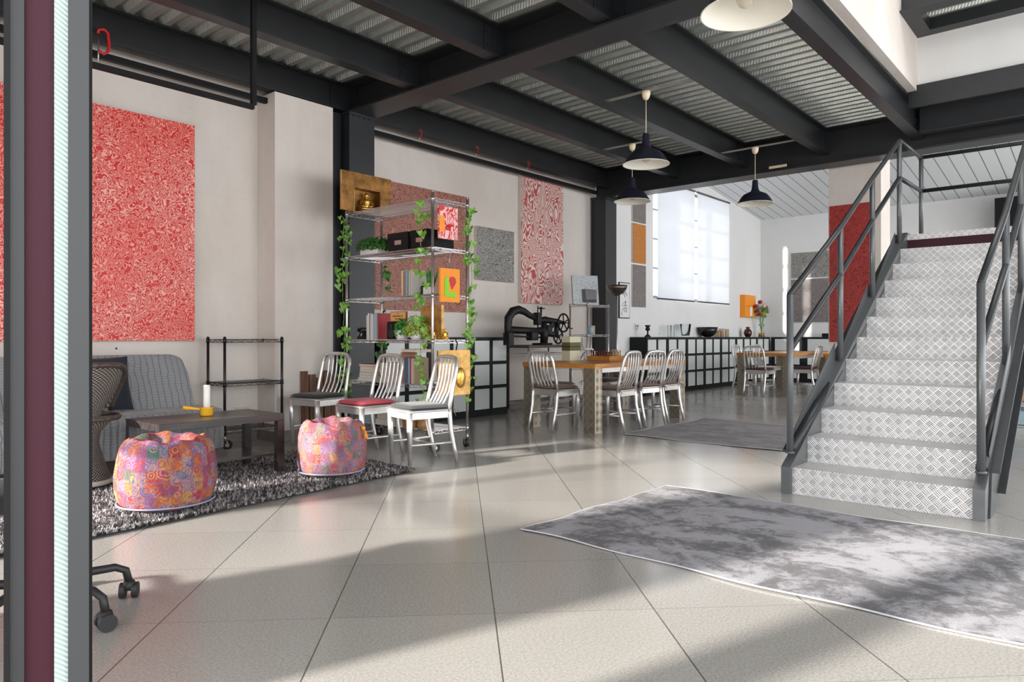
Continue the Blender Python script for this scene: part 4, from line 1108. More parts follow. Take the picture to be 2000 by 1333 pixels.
beanbag(1.875, 4.335, .272, .40, 'drum shaped patchwork pouf in orange and red embroidery, nearest to us on the shaggy rug', MT['patch_a'], 3, [], .12)
beanbag(3.105, 4.425, .245, .385, 'lilac and orange embroidered patchwork pouf with a tassel in front of the metal chairs', MT['patch_b'], 9, [(RAD(-60)-RAD(360),.33)], .03)

# ================================================================== RUGS
def shag_rug():
    R2 = random.Random(5)
    c = [(.85,3.94),(3.63,4.10),(3.66,5.60),(.85,5.62)]
    def P(u, v):
        x = (c[0][0]*(1-u)+c[1][0]*u)*(1-v)+(c[3][0]*(1-u)+c[2][0]*u)*v
        y = (c[0][1]*(1-u)+c[1][1]*u)*(1-v)+(c[3][1]*(1-u)+c[2][1]*u)*v
        return x, y
    m = M(); m.grid(lambda u, v: (*P(u,v), .012+.003*sin(u*80)*sin(v*60)), 60, 40)
    n = 46000; vs = []; fs = []
    for i in range(n):
        u, v = R2.random(), R2.random()
        if i < 3500: v = R2.uniform(0,.012)
        elif i < 5500: u = 1-R2.uniform(0,.01)
        x, y = P(u, v); a = R2.uniform(0,6.28); L = R2.uniform(.006,.022); w_ = .0035
        dx, dy = cos(a), sin(a); h = .012+R2.uniform(.010,.024)
        vs += [(x-dy*w_,y+dx*w_,.010),(x+dy*w_,y-dx*w_,.010),(x+dx*L,y+dy*L,h)]; fs.append((3*i,3*i+1,3*i+2))
    m.add(vs, fs)
    o = obj('shaggy_rug', m, MT['shag'], None, 'dark grey speckled shaggy rug under the coffee table and poufs', 'rug')
    return o
shag_rug()
def flat_rug(x0, y0, x1, y1, mat, label, seed, th=.012):
    R2 = random.Random(seed); ph = [R2.uniform(0,6.28) for _ in range(6)]
    def f(u, v):
        x = x0+(x1-x0)*u; y = y0+(y1-y0)*v
        ex = .018*sin(y*3.1+ph[0])+.010*sin(y*9+ph[1]); ey = .018*sin(x*3.7+ph[2])+.012*sin(x*11+ph[3])
        x += ex*(1 if u in (0,1) else 1); y += ey
        d = min(u, 1-u, v, 1-v); z = th*(1-.5*math.exp(-d*60))+.004*sin(x*7+ph[4])*sin(y*5+ph[5])*math.exp(-d*14)*1.2
        return (x, y, max(.004, z+.002))
    t = thing('rug', (0,0,0), label, 'rug')
    m = M(); m.grid(f, 70, 110); obj('pile', m, mat, t)
    E_ = [f(k/60,0) for k in range(61)]+[f(1,k/100) for k in range(1,101)]+[f(1-k/60,1) for k in range(1,61)]+[f(0,1-k/100) for k in range(1,100)]
    obj('binding', M().tube([(x,y,z*.5+.003) for x,y,z in E_], .0042, 5, closed=True), MT['rug_edge'], t)
flat_rug(2.875, -.75, 4.375, 2.40, MT['rug_grey'], 'large distressed grey rug with a pale edge at the foot of the stairs', 4)
flat_rug(6.40, 1.95, 8.30, 3.99, MT['rug_taupe'], 'plain taupe rug between the nearer dining table and the stairs', 8)
# ================================================================== PICTURES ON THE WALLS
def pic(x0, x1, z0, z1, mat, label, group=None, y=None, dep=.035, nm='painting'):
    y = (WY-.001) if y is None else y
    t = thing(nm, ((x0+x1)/2, y, z0), label, 'painting', group=group); a = (x1-x0)/2; h = z1-z0
    obj('stretcher_frame', M().box(-a,-dep,0,a,-.001,h), MT['canvas_edge'], t)
    obj('canvas', M().box(-a+.0005,-dep-.004,.0005,a-.0005,-dep,h-.0005), mat, t)
    return t
pic(1.05, 3.09, .99, 2.985, MT['art_red'], 'very large red picture of dense curling lines above the sofa', dep=.045)
pic(7.80, 8.80, 1.51, 3.36, MT['art_rose'], 'tall pale picture of flowing red lines above the sewing machine', dep=.05)
pic(6.885, 7.64, 1.79, 2.505, MT['art_grey'], 'square charcoal scribbled picture right of the tall wire rack', dep=.05)
pic(5.20, 6.75, 1.345, 2.86, MT['art_brown'], 'large rust brown hatched picture behind the tall wire rack')
yf = WY-.013
pic(10.86, 11.30, 1.555, 2.30, MT['art_taupe'], 'lowest of the three stacked pictures beside the back window, taupe', 'three pictures stacked beside the back window', yf, .03)
pic(10.86, 11.30, 2.335, 3.03, MT['art_orange'], 'ochre orange picture in the middle of the stack beside the back window', 'three pictures stacked beside the back window', yf, .03)
pic(10.86, 11.30, 3.06, 3.62, MT['art_taupe'], 'top picture of the stack beside the back window, half hidden by a pendant lamp', 'three pictures stacked beside the back window', yf, .03)
# calligraphy scroll
t = thing('calligraphy_scroll', (10.60,yf,1.345), 'narrow black framed calligraphy scroll beside the second column', 'artwork')
obj('frame', M().box(-.17,-.02,0,.17,-.001,.62), MT['black'], t); obj('paper', M().box(-.155,-.024,.015,.155,-.0201,.605), MT['matt_white'], t)
m = M()
for st_ in ([(-.06,.50),(.05,.52)],[(0,.56),(-.01,.47),(-.07,.40)],[(0,.47),(.06,.41),(.07,.39)],[(-.02,.44),(.01,.36)],[(-.06,.27),(-.045,.25)],[(-.08,.23),(-.05,.21)],[(-.07,.12),(-.045,.18)],[(-.01,.27),(.05,.28)],[(.02,.31),(.01,.22)],[(-.02,.22),(.07,.225)],[(0,.19),(0,.11),(.05,.11),(.055,.18),(0,.185)],[(-.10,.10),(-.09,.05)]):
    m.tube([(x,-.026,z) for x,z in st_], .006, 5, sq=.3)
obj('brush_strokes', m, MT['black'], t)
# orange relief box
t = thing('relief_box', (15.80,yf,1.47), 'bright orange box picture with a small pale niche above the sideboard', 'artwork')
obj('box_body', M().box(-.30,-.12,0,.30,-.001,.50), MT['orange_paint'], t); obj('niche', M().box(-.02,-.123,.03,.10,-.1201,.24), MT['candle'], t); obj('shelf_strip', M().box(-.26,-.128,.24,.26,-.1201,.25), simple('deep_orange', (.60,.12,.01), .5), t)
# back wall pictures
def picx(x, y0, y1, z0, z1, mat, label, group=None, dep=.03):
    t = thing('painting', (x,(y0+y1)/2,z0), label, 'painting', group=group); a = abs(y1-y0)/2; h = z1-z0
    obj('stretcher_frame', M().box(-dep,-a,0,-.001,a,h), MT['canvas_edge'], t); obj('canvas', M().box(-dep-.004,-a+.001,.001,-dep,a-.001,h-.001), mat, t); return t
picx(16.699, 4.55, 5.86, 1.36, 2.34, MT['art_taupe'], 'lower grey scribbled picture on the back wall behind the stair railing', 'grey pictures on the back wall')
picx(16.699, 4.55, 5.86, 2.375, 2.95, MT['art_grey'], 'upper grey scribbled picture on the back wall behind the stair railing', 'grey pictures on the back wall')
picx(9.999, 2.475, 3.0, .955, 2.765, MT['art_deepred'], 'tall deep red picture on the white pier behind the stairs', dep=.03)

# ================================================================== CABINETS WITH FROSTED PANES
def cab(name, x, y, cols, pitch, z1, label, depth=.33, facing='Y', group='black framed sideboards with frosted panes'):
    t = thing(name, (x,y,0), label, 'sideboard', rz=0 if facing == 'Y' else RAD(-90), group=group)
    W_ = cols*pitch
    obj('carcass', M().box(.0,.012,.06,W_,depth,z1-.03), MT['frame_black'], t)
    obj('plinth', M().box(.01,.02,0,W_-.01,depth-.02,.06), MT['frame_black'], t)
    obj('top', M().box(-.0,-.006,z1-.03,W_,depth,z1), MT['frame_black'], t)
    rows = 3; rh = (z1-.03-.06)/rows
    for c in range(cols):
        for r in range(rows):
            xa = c*pitch+(.055 if c%2==0 else .03); xb_ = (c+1)*pitch-(.03 if c%2==0 else .055)
            za = .06+r*rh+(.03 if r else .035); zb_ = .06+(r+1)*rh-.015
            obj('pane', M().box(xa,.004,za,xb_,.0118,zb_), MT['frost'], t)
    m = M()
    for c in range(cols+1):
        w_ = .028 if c%2 else .045; xx = c*pitch
        m.box(max(0,xx-w_),-.002,.06,min(W_,xx+w_),.004,z1-.03)
    for r in range(rows+1):
        zz = .06+r*rh; m.box(0,-.003,max(.06,zz-.014),W_,.0035,min(z1-.03,zz+.014))
    obj('lattice', m, MT['frame_black'], t)
    return t
cab('sideboard', 5.05, 6.25, 6, .358, 1.02, 'black sideboard with frosted square panes behind and right of the tall wire rack')
for i in range(3):
    n = [6, 5, 4][i]; x = 10.79+[0,6,11][i]*.3725
    cab('sideboard', x, 6.245, n, .3725, 1.02, ['first section of the long black sideboard, beginning beside the second column','middle section of the long black sideboard under the back window','last section of the long black sideboard, ending in the room corner'][i])
# sections along the back wall (front faces the camera side)
def cabx(y, cols, label):
    t = thing('sideboard', (16.36,y,0), label, 'sideboard', group='black framed sideboards with frosted panes'); P_ = .73; W_ = cols*P_
    obj('carcass', M().box(.012,-W_,.06,.32,0,.99), MT['frame_black'], t); obj('top', M().box(-.006,-W_,.99,.32,0,1.02), MT['frame_black'], t)
    obj('plinth', M().box(.02,-W_,0,.30,0,.06), MT['frame_black'], t)
    for c in range(cols):
        for r in range(3): obj('pane', M().box(.003,-(c+1)*P_+.09,.06+r*.31+.03,.0118,-c*P_-.09,.06+(r+1)*.31-.015), MT['frost'], t)
    return t
cabx(6.21, 3, 'black sideboard along the back wall with wide frosted panes, left part'); cabx(4.0, 4, 'black sideboard along the back wall behind the pier, right part')

# ---- things on the long sideboard
ZS = 1.021
def lathe_thing(name, label, cat, loc, prof, mat, seg=20, group=None, part='body', extra=None, sq=(1,1)):
    t = thing(name, loc, label, cat, group=group); obj(part, M().lathe(prof, seg, squash=sq), mat, t)
    return t
def up(px, y=6.42):
    d = cam_dir(px); return y*d.x/d.y
t = lathe_thing('trophy', 'small dark cup on a stem at the left end of the long sideboard', 'trophy', (up(1265,6.38),6.38,ZS), [(.001,0),(.06,0),(.05,.02),(.015,.05),(.012,.10),(.045,.13),(.03,.17),(.055,.21),(.001,.20)], MT['satin_black'])
t = thing('wall_socket', (11.0,yf,1.17), 'white double wall socket above the left end of the sideboard', 'socket')
obj('plate', M().box(-.06,-.012,0,.10,0,.10), MT['matt_white'], t); obj('socket_insert', M().box(-.03,-.014,.03,.0,-.012,.07).box(.04,-.014,.03,.07,-.012,.07), MT['rail'], t)
for i, p in enumerate((1307, 1314)):
    lathe_thing('glass_tube', ['tall slim clear glass on the sideboard, left of the pair','tall slim clear glass on the sideboard, right of the pair'][i], 'glass', (up(p),6.42,ZS), [(.001,0),(.03,0),(.032,.22),(.029,.22),(.027,.01),(.001,.008)], MT['glass'], 14, 'slim clear glasses on the sideboard')
lathe_thing('glass_vase', 'wide clear glass vase under the left blind on the sideboard', 'vase', (up(1339),6.42,ZS), [(.001,0),(.065,0),(.075,.02),(.105,.25),(.100,.25),(.070,.03),(.001,.025)], MT['glass'], 24)
lathe_thing('bowl', 'large shiny dark bowl on the long sideboard', 'bowl', (up(1382),6.42,ZS), [(.001,0),(.06,0),(.11,.025),(.18,.09),(.205,.20),(.195,.20),(.17,.10),(.10,.04),(.001,.03)], MT['darkbowl'], 32)
for i, p in enumerate((1403, 1408, 1413, 1418, 1422)):
    hh = [.11,.13,.18,.15,.17][i]
    t = thing('book', (up(p),6.40,ZS), '%s pale book standing right of the dark bowl' % ['first','second','third','fourth','fifth'][i], 'book', group='pale books on the long sideboard')
    obj('cover', M().box(-.022,-.002,0,-.018,.12,hh).box(.018,-.002,0,.022,.12,hh).box(-.022,-.002,0,.022,.0,hh), BM[[3,8,0,3,9][i]], t); obj('pages', M().box(-.018,0,.004,.018,.118,hh-.004), MT['paper'], t)
lathe_thing('vase', 'small dark red vase with a narrow neck on the sideboard', 'vase', (up(1459),6.40,ZS), [(.001,0),(.05,0),(.085,.06),(.09,.12),(.06,.17),(.035,.19),(.035,.205),(.055,.225),(.001,.22)], simple('oxblood_glaze', (.06,.012,.01), .2), 22)
vx = up(1488)-.08
t = thing('flower_vase', (vx,6.40,ZS), 'clear glass vase of yellow and dark red flowers at the corner of the sideboard', 'flowers')
obj('vase', M().lathe([(.001,0),(.075,0),(.07,.10),(.045,.20),(.06,.30),(.056,.30),(.04,.20),(.065,.10),(.001,.012)], 20), MT['glass'], t)
obj('amber_base', M().lathe([(.001,.013),(.060,.013),(.058,.09),(.001,.09)], 18), simple('amber_water', (.45,.20,.02), .2), t)
R = random.Random(21)
for i, (dx, dz, mt) in enumerate(((-.22,.80,'r'),(-.30,.70,'r'),(-.14,.73,'w'),(-.26,.60,'r'),(.02,.72,'w'),(.22,.74,'y'),(.34,.70,'p'),(.24,.60,'y'),(.14,.55,'y'),(-.20,.52,'r'))):
    col = {'r':(.30,.015,.02),'w':(.62,.55,.46),'y':(.75,.45,.03),'p':(.62,.05,.12)}[mt]
    k = 'petal_'+mt
    if k not in MT: MT[k] = simple(k, col, .7)
    dy = R.uniform(-.08,.05)
    f_ = obj('flower', M().ball((dx,dy,dz), .052,.052,.045,10), MT[k], t)
    obj('stem', M().tube([(0,0,.10),(dx*.35,dy*.4,.35),(dx,dy,dz-.03)], .005, 5), MT['leaf'], f_)
m = M()
for i in range(60):
    a = R.uniform(-.30,.32); leafv(m, (a,R.uniform(-.08,.06),.45+R.uniform(0,.22)+abs(a)*.2), .06, (R.uniform(-.6,.2),-1,R.uniform(-.2,.6)), (a,0,1))
obj('leaves', m, MT['leaf_dark'], t)
t = thing('small_box', (16.46,5.03,ZS), 'little black box on the back wall sideboard beside the pier', 'box')
obj('box_body', M().rbox(-.05,-.07,0,.05,.07,.08,.01), MT['black'], t)

# ================================================================== SEWING MACHINE (old patcher) ON ITS RACK
t = thing('sewing_machine', (7.60,6.08,.916), 'old black cast iron shoe patching machine with two spoked wheels on the wire rack', 'sewing machine')
blk = MT['satin_black']
def ptx(px, py):
    d = cam_dir(px); x = 6.08*d.x/d.y; tt = 6.08/d.y; return (x-7.60, 0, CAM_H-(py-658.3)/FPX*tt-.916)
arm = [ptx(993,662), ptx(992,640), ptx(993,622), ptx(1001,609), ptx(1013,605), ptx(1024,609), ptx(1034,616), ptx(1046,622)]
obj('arched_arm', M().tube(arm, [.05,.055,.062,.062,.055,.048,.042,.038], 12, sq=.8), blk, t)
m = M(); p = ptx(993,660); q = ptx(1060,645); m.box(p[0]-.045,-.05,-.0,p[0]+.05,.05,.16); m.tube([(p[0],0,.20),(q[0]-.02,0,.185)], [.05,.045], 12); m.tube([(p[0],0,.12),(q[0]-.05,0,.10)], .012, 8)
obj('lower_bed', m, blk, t)
m = M(); a0 = ptx(1046,622); m.rbox(a0[0],-.045,.27,a0[0]+.085,.045,.44,.01); m.tube([(a0[0]+.05,0,.2),(a0[0]+.05,0,.28)], .010, 8)
m.tube([(a0[0]+.12,0,.33),(a0[0]+.12,0,.50)], .014, 8); m.tube([(a0[0]+.07,0,.50),(a0[0]+.20,0,.50)], .009, 8); m.tube([(a0[0]+.05,0,.44),(a0[0]+.05,0,.53)], .008, 8); m.ball((a0[0]+.12,0,.50), .022)
obj('needle_head', m, blk, t)
m = M(); m.tube([(a0[0]+.06,0,.33),(a0[0]+.22,0,.35),(a0[0]+.36,0,.31)], [.035,.045,.03], 10); m.tube([(a0[0]+.05,.0,.20),(a0[0]+.20,.01,.20),(a0[0]+.32,.01,.14)], [.04,.05,.03], 10)
m.tube([(a0[0]+.18,0,.33),(a0[0]+.20,0,.16),(a0[0]+.18,0,.02)], [.035,.06,.05], 10); m.rbox(a0[0]+.02,-.09,0,a0[0]+.28,.09,.025,.02); m.disc((a0[0]+.24,-.05,.22), (0,1,0), .055, .03, 20); m.disc((a0[0]+.30,-.05,.27), (0,1,0), .04, .03, 18)
m.rbox(a0[0]-.14,-.06,.06,a0[0]-.0,.06,.18,.02)
w1 = ptx(1093,631); w2 = ptx(1087,660)
m.tube([(a0[0]+.18,0,.34),(w1[0]-.10,-.03,w1[2]+.02),(w1[0],-.07,w1[2])], [.05,.035,.02], 10); m.tube([(a0[0]+.2,0,.18),(w2[0],-.03,.115)], [.06,.025], 10); m.tube([(w1[0]-.09,-.03,w1[2]),(w2[0]-.06,-.03,.12)], [.045,.03], 8)
obj('drive_gear', m, blk, t)
def spoked(c, r, rim=.013, n=5):
    m = M(); m.tube([(c[0]+r*cos(k*pi/16),c[1],c[2]+r*sin(k*pi/16)) for k in range(32)], rim, 8, closed=True)
    m.disc(c, (0,1,0), r*.2, .05, 14)
    for k in range(n):
        a = 2*pi*k/n+.4; m.tube([(c[0]+r*.15*cos(a),c[1],c[2]+r*.15*sin(a)),(c[0]+r*cos(a),c[1],c[2]+r*sin(a))], .009, 6)
    return m
w1 = ptx(1093,631); w2 = ptx(1087,660)
obj('wheel', spoked((w1[0],-.07,w1[2]), .125), blk, t); obj('wheel', spoked((w2[0],-.03,max(w2[2],.115)), .10), blk, t)
obj('crank', M().tube([(w1[0],-.07,w1[2]),(w1[0],-.14,w1[2]),(w1[0]+.05,-.14,w1[2]-.08),(w1[0]+.05,-.19,w1[2]-.08)], .009, 6), blk, t)

# ---- striped box, chess set and carafe on the nearer dining table
zt = .738
t = thing('striped_box', (7.02,5.10,zt), 'upright cream box with olive green bands on the dining table', 'box')
obj('box_body', M().box(-.11,-.06,0,.11,.06,.29), simple('cream_card', (.62,.58,.42), .6), t)
obj('band', M().box(-.111,-.061,.12,.111,.061,.22), simple('olive_card', (.10,.095,.03), .6), t); obj('stripe', M().box(-.112,-.062,.165,.112,.062,.173), MT['black'], t)
t = thing('chess_set', (7.38,4.84,zt), 'orange wooden chess box with dark and light pieces on the dining table', 'board game')
obj('board', M().box(-.16,-.16,0,.16,.16,.012).box(-.16,-.16,.012,.16,.16,.055), MT['wood_orange'], t)
R = random.Random(4); n = 0
for i in range(4):
    for j in range(8):
        dark = i < 2; x = (-.12+.04*i) if dark else (.08+.036*(i-2)); y = -.136+.038*j
        if not dark and j > 4: continue
        hh = .045+.03*((i in (0,3))*R.random())
        m = M().lathe([(.001,0),(.012,0),(.010,.008),(.006,.018),(.007,hh*.7),(.012,hh*.8),(.009,hh),(.001,hh+.006)], 10)
        o = obj('chess_piece', m, MT['wood_red'] if dark else MT['oak'], None, None, None, 'chess pieces on the orange chess box', loc=(7.38+x,4.84+y,zt+.056))
        nm = 'dark red' if dark else 'pale'
        o['label'] = '%s chess piece standing on the orange chess box' % nm; o['category'] = 'chess piece'; o['group'] = '%s chess pieces on the orange box' % nm
t = thing('carafe', (7.24,5.12,zt), 'clear glass carafe with a stopper beside the striped box', 'carafe')
obj('glass_body', M().lathe([(.001,0),(.06,0),(.075,.03),(.07,.10),(.03,.17),(.022,.21),(.032,.225),(.028,.225),(.018,.205),(.026,.165),(.062,.10),(.001,.01)], 20), MT['glass'], t); obj('stopper', M().ball((0,0,.255), .03), MT['glass'], t)
# silver slab with a niche on the slim rack
t = thing('silver_panel', (8.52,5.93,1.488), 'hammered silver picture leaning on top of the slim wire rack', 'artwork', rz=RAD(-32))
m = M(); m.box(-.20,-.02,0,.20,.03,.43); o = obj('panel', m, MT['art_silver'], t); o.rotation_euler = (RAD(-8), 0, 0)
m = M(); m.add([(-.06,-.022,.03),(.16,-.022,.03),(.16,-.022,.22),(-.06,-.022,.22),(-.02,-.08,.06),(.15,-.06,.07),(.16,-.05,.20),(-.03,-.07,.22)], [(4,5,6,7),(0,1,5,4),(1,2,6,5),(2,3,7,6),(3,0,4,7)]); o = obj('relief', m, simple('dull_pewter', (.22,.22,.23), .35, .6), t); o.rotation_euler = (RAD(-8),0,0)
t = thing('glass_cup', (8.56,5.88,1.06), 'small grey cup on the lower shelf of the slim wire rack', 'cup'); obj('cup_body', M().lathe([(.001,0),(.04,0),(.055,.12),(.05,.12),(.037,.01),(.001,.008)], 16), BM[6], t)
t = thing('carton', (8.75,6.0,1.06), 'small tan carton on the lower shelf of the slim wire rack', 'box'); obj('box_body', M().box(-.05,-.04,0,.05,.04,.13), BM[3], t)
# torchiere
d = cam_dir(1205); tX = 5.62*d.x/d.y
t = thing('floor_lamp', (tX,5.62,0), 'slim chrome uplighter floor lamp with a bowl shade by the second column', 'lamp')
obj('base', M().lathe([(.001,0),(.13,0),(.13,.012),(.02,.03),(.001,.03)], 28), MT['chrome'], t); obj('pole', M().tube([(0,0,.02),(0,0,1.64)], .011, 10), MT['chrome'], t)
obj('bowl_shade', M().lathe([(.001,1.62),(.03,1.625),(.09,1.66),(.14,1.72),(.158,1.775),(.152,1.775),(.13,1.72),(.08,1.67),(.001,1.64)], 32), simple('bronze_metal', (.16,.13,.11), .25, .8), t)

# ================================================================== PENDANT LAMPS
def pendant_proto():
    t = thing('pendant_lamp', (0,0,0), 'x', 'lamp')
    m = M(); pr = [(.03,.30),(.033,.295),(.040,.20),(.052,.165),(.060,.155),(.140,.118),(.170,.085),(.225,.0)]
    m.lathe(pr[::-1], 40, mi=0); m.lathe([(.222,.0),(.166,.083),(.136,.114),(.056,.150),(.02,.155)], 40, mi=1)
    m.lathe([(.222,0),(.228,-.002),(.228,.003),(.225,.004)], 40, mi=1)
    # open mouth: drop the end cap face of the outer shell
    m.f = [f for f in m.f if len(f) < 20 or min(m.v[i][2] for i in f) > .05]; k = len(m.f); m.mi = [0]*0; m.sm = []
    for f in m.f:
        m.mi.append(1 if min(f) >= 8*40 else 0); m.sm.append(len(f) < 20)
    obj('shade', m, [MT['navy_lamp'], MT['lamp_white']], t)
    obj('bulb', M().ball((0,0,.075), .048, .048, .052, 16).tube([(0,0,.11),(0,0,.155)], .017, 10), MT['bulb'], t)
    obj('cord', M().tube([(0,0,.30),(0,0,.665)], .0045, 6), MT['cream'], t)
    obj('ceiling_rose', M().lathe([(.001,.635),(.022,.637),(.036,.66),(.042,.69),(.044,.715),(.001,.715)], 20), MT['cream'], t)
    obj('mounting_bar', M().box(-.03,-.62,.716,.03,.56,.722), simple('galvanised_bar', (.34,.31,.28), .5, .4), t)
    return t
lp = pendant_proto()
lamps = [((6.14,3.56,2.712), 'navy pendant lamp seen largest of the three whole ones'),
         ((7.71,4.665,2.712), 'navy pendant lamp hanging lower left, in front of the second column'),
         ((8.86,3.565,2.712), 'navy pendant lamp on the right, in front of the plank ceiling of the back room'),
         ((3.60,1.50,2.712), 'pendant lamp cut off by the top edge, only its cream underside showing')]
for i, (l, lb) in enumerate(lamps):
    if i == 0: lp.location = l; lp['label'] = lb; lp['group'] = 'navy enamel pendant lamps'
    else: dup(lp, l, 0, lb, 'navy enamel pendant lamps')

# ================================================================== HANGING RAIL AND CLAMPS
t = thing('hanging_rail', (3.2,5.05,2.78), 'thin black square tube frame hanging under the joists at the upper left', 'rail')
d = cam_dir(495); xr = 5.05*d.x/d.y-3.2
obj('cross_bar', M().box(-3.3,-.018,-.018,xr,.018,.018), MT['black'], t); obj('drop_bar', M().box(xr-.018,-.018,.018,xr+.018,.018,.94), MT['black'], t); obj('drop_bar', M().box(-3.3,-.018,.018,-3.26,.018,.94), MT['black'], t)
t = thing('wall_rail', (0,0,0), 'black bar fixed under the wall side joist before the first column', 'rail'); obj('bar', M().box(.2,6.41,3.33,4.1,6.46,3.38), MT['black'], t)
t = thing('wall_rail', (0,0,0), 'black bar fixed under the wall side joist between the two columns', 'rail'); obj('bar', M().box(4.95,6.41,3.31,9.55,6.46,3.36), MT['black'], t)
def clamp(x, y, z, s, label, rz=0):
    t = thing('c_clamp', (x,y,z), label, 'clamp', rz, 'red c clamps on the joists')
    obj('clamp_frame', M().tube([(0,.0,.0),(0,.0,.035*s),(.05*s,0,.055*s),(.085*s,0,.03*s),(.095*s,0,-.08*s),(.085*s,0,-.15*s),(.05*s,0,-.18*s),(0,0,-.165*s)], .014*s, 8), MT['red_paint'], t)
    obj('screw', M().tube([(0,0,-.30*s),(0,0,-.06*s)], .007*s, 8).tube([(-.04*s,0,-.29*s),(.04*s,0,-.29*s)], .005*s, 6), MT['chrome'], t)
d = cam_dir(192); clamp(6.27*d.x/d.y, 6.27, 3.47, .85, 'red c clamp gripping the wall side joist at the upper left, largest one')
for px, lb in ((819,'small red clamp on the wall side joist just right of the first column'),(930,'small red clamp on the wall side joist in the middle of the bay'),(1030,'small red clamp on the wall side joist farthest to the right')):
    d = cam_dir(px); clamp(6.29*d.x/d.y, 6.29, 3.44, .42, lb)

# ================================================================== RATTAN CHAIR
t = thing('rattan_chair', (1.74,5.33,ZR), 'dark woven rattan armchair with a curved rim, half hidden by the door edge', 'chair')
m = M(); m.lathe([(.175,0),(.18,.03),(.14,.15),(.105,.28),(.12,.36),(.18,.42),(.205,.44)], 40); m.f = [f for f in m.f if len(f) < 20]; m.mi = m.mi[:len(m.f)]; m.sm = [True]*len(m.f)
obj('woven_base', m, MT['wicker'], t)
obj('base_ring', M().tube([(.18*cos(k*pi/18),.18*sin(k*pi/18),.02) for k in range(36)], .017, 8, closed=True), MT['canvas_edge'], t)
obj('seat_ring', M().tube([(.225*cos(k*pi/18),.225*sin(k*pi/18),.45) for k in range(36)], .018, 8, closed=True), MT['cane'], t)
obj('seat', M().lathe([(.235,.455),(.001,.445)], 36), MT['wicker'], t)
# back: a curved woven shell opening away from the camera, rim on its edge
def shell(u, v):
    a = RAD(150)+RAD(235)*u; e = abs(2*u-1)
    H_ = .33*(1-e**3.5)+.02; r = .115+.165*v**1.2*(1-.25*e)
    return (r*cos(a), r*sin(a), .46+H_*v)
m = M(); m.grid(shell, 44, 14); obj('woven_back', m, MT['wicker'], t)
obj('rim', M().tube([shell(k/40, 1) for k in range(41)], .020, 8), MT['cane'], t)
# ================================================================== OFFICE CHAIR
t = thing('office_chair', (.82,2.99,0), 'black office chair on castors, only two feet seen beside the door edge', 'chair')
for i, a in enumerate((-4,-64,-136,140,68)):
    a = RAD(a); c, s = cos(a), sin(a); L = .32
    m = M().tube([(0,0,.135),(c*.15,s*.15,.135),(c*(L-.05),s*(L-.05),.130),(c*(L-.012),s*(L-.012),.11),(c*L,s*L,.06)], [.018,.016,.015,.015,.015], 8); obj('base_leg', m, MT['rubber'], t)
    m = M(); b = a+RAD(60); w_ = .022
    for q in (-1, 1): m.disc((c*L+q*w_*-sin(b),s*L+q*w_*cos(b),.030), (-sin(b),cos(b),0), .030, .020, 22)
    m.tube([(c*L+.0,s*L,.034),(c*L,s*L,.066)], [.028,.02], 12); obj('castor', m, MT['rubber'], t)
obj('gas_column', M().tube([(0,0,.12),(0,0,.42)], .026, 12), MT['black'], t)
obj('seat', M().rbox(-.28,-.20,.43,.10,.20,.50,.06), MT['fab_black'], t)
obj('backrest', M().rbox(-.33,-.19,.55,-.27,.19,.98,.025), MT['fab_black'], t); obj('back_bar', M().tube([(-.1,0,.42),(-.32,0,.44),(-.34,0,.6)], .016, 8), MT['black'], t)

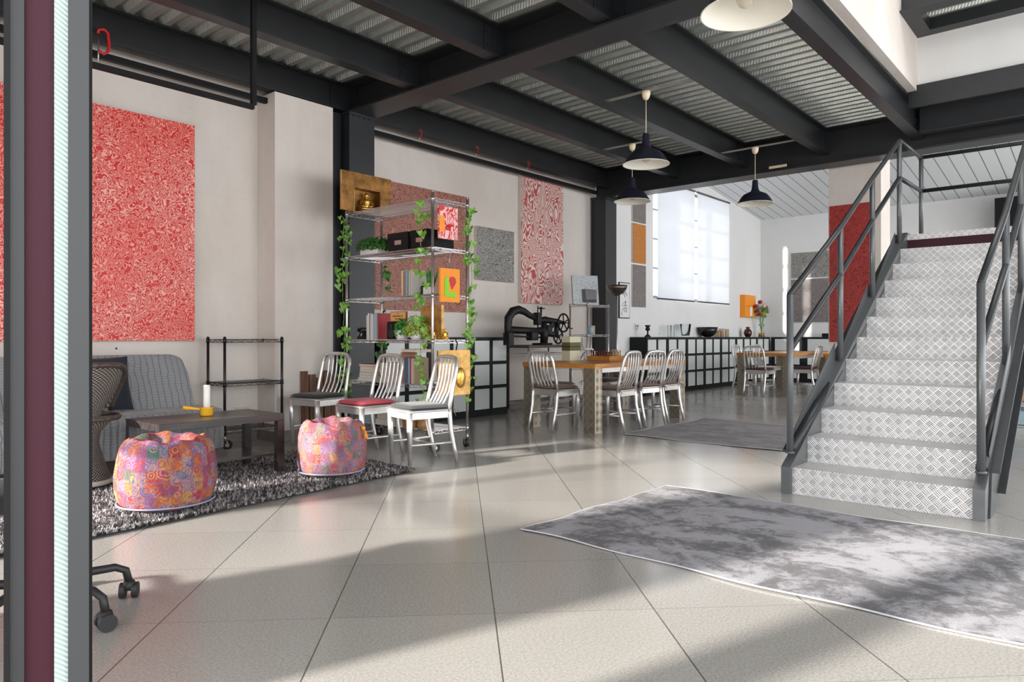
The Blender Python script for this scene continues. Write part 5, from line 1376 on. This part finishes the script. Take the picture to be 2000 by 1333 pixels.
# ================================================================== ODDS AND ENDS
for i in range(5):
    t = thing('wood_plank', (4.02+.085*i, 6.215-.012*(i%2), 0), '%s rough brown plank leaning on the pier behind the black cushioned chair' % ['first','second','third','fourth','fifth'][i], 'plank', group='brown planks leaning on the pier')
    o = obj('board', M().box(0,0,0,.07,.028,.68-.035*((i*7)%3)), MT['wood_brown'], t); o.rotation_euler = (RAD(-1.5),0,0)
t = thing('wall_socket', (3.70-.02, 6.58, .24), 'white wall socket low on the left wall behind the black wire rack', 'socket')
obj('plate', M().box(-.17,-.0,.0,-.03,.018,.09), simple('ivory_plastic', (.62,.55,.45), .5), t); obj('socket_insert', M().box(-.155,-.003,.02,-.11,0,.07).box(-.09,-.003,.02,-.045,0,.07), MT['grey_profile'], t)
# black wall unit high on the back wall and a screen below it
t = thing('wall_cabinet', (16.68,1.72,3.02), 'black box shaped hood high on the back wall behind the stairs', 'cabinet')
obj('hood', M().box(-.55,-1.0,0,0,.16,.62), MT['black'], t); obj('bracket', M().box(-.3,-.2,-.32,-.02,.08,0), MT['black'], t)
obj('beam_plate', M().box(9.597,3.43,3.30,9.60,3.67,3.335), MT['cream'], b2)
# school desk and mahogany chair back beyond the stairs
t = thing('wooden_desk', (13.3,3.78,0), 'small orange wooden desk with a drawer beyond the stair railing', 'desk')
obj('cabinet_body', M().box(-.22,-.22,.32,.22,.22,.70), MT['wood_orange'], t); obj('top', M().box(-.25,-.25,.701,.25,.25,.73), MT['wood_orange'], t); obj('drawer', M().box(-.228,-.18,.42,-.2205,.18,.66), MT['wood_orange'], t)
for sx in (-1,1):
    for sy in (-1,1): obj('leg', M().box(sx*.22,sy*.22,0,sx*.18,sy*.18,.319), MT['wood_orange'], t)
t = thing('wooden_box', (13.3,3.72,.731), 'dark red wooden box with a sloped lid on the small orange desk', 'box')
m = M(); m.add([(-.17,-.2,0),(.17,-.2,0),(.17,.2,0),(-.17,.2,0),(-.17,-.2,.30),(.17,-.2,.32),(.17,.2,.26),(-.17,.2,.22)], [(0,3,2,1),(4,5,6,7),(0,1,5,4),(1,2,6,5),(2,3,7,6),(3,0,4,7)]); obj('box_body', m, MT['wood_red'], t)
t = thing('wood_block', (9.0,.80,.364), 'round cut wood piece on the dark rack at the right edge', 'wood piece'); obj('bark', M().lathe([(.001,0),(.09,0),(.095,.04),(.09,.09)], 14), MT['wood_slice'], t); obj('cut_face', M().lathe([(.09,.09),(.001,.091)], 14), MT['oak'], t)
t = thing('storage_box', (9.05,.78,.124), 'grey blue box low on the dark rack at the right edge', 'box'); obj('box_body', M().box(-.12,-.2,0,.12,.2,.14), BM[6], t); obj('lid', M().box(-.125,-.205,.141,.125,.205,.165), BM[1], t)
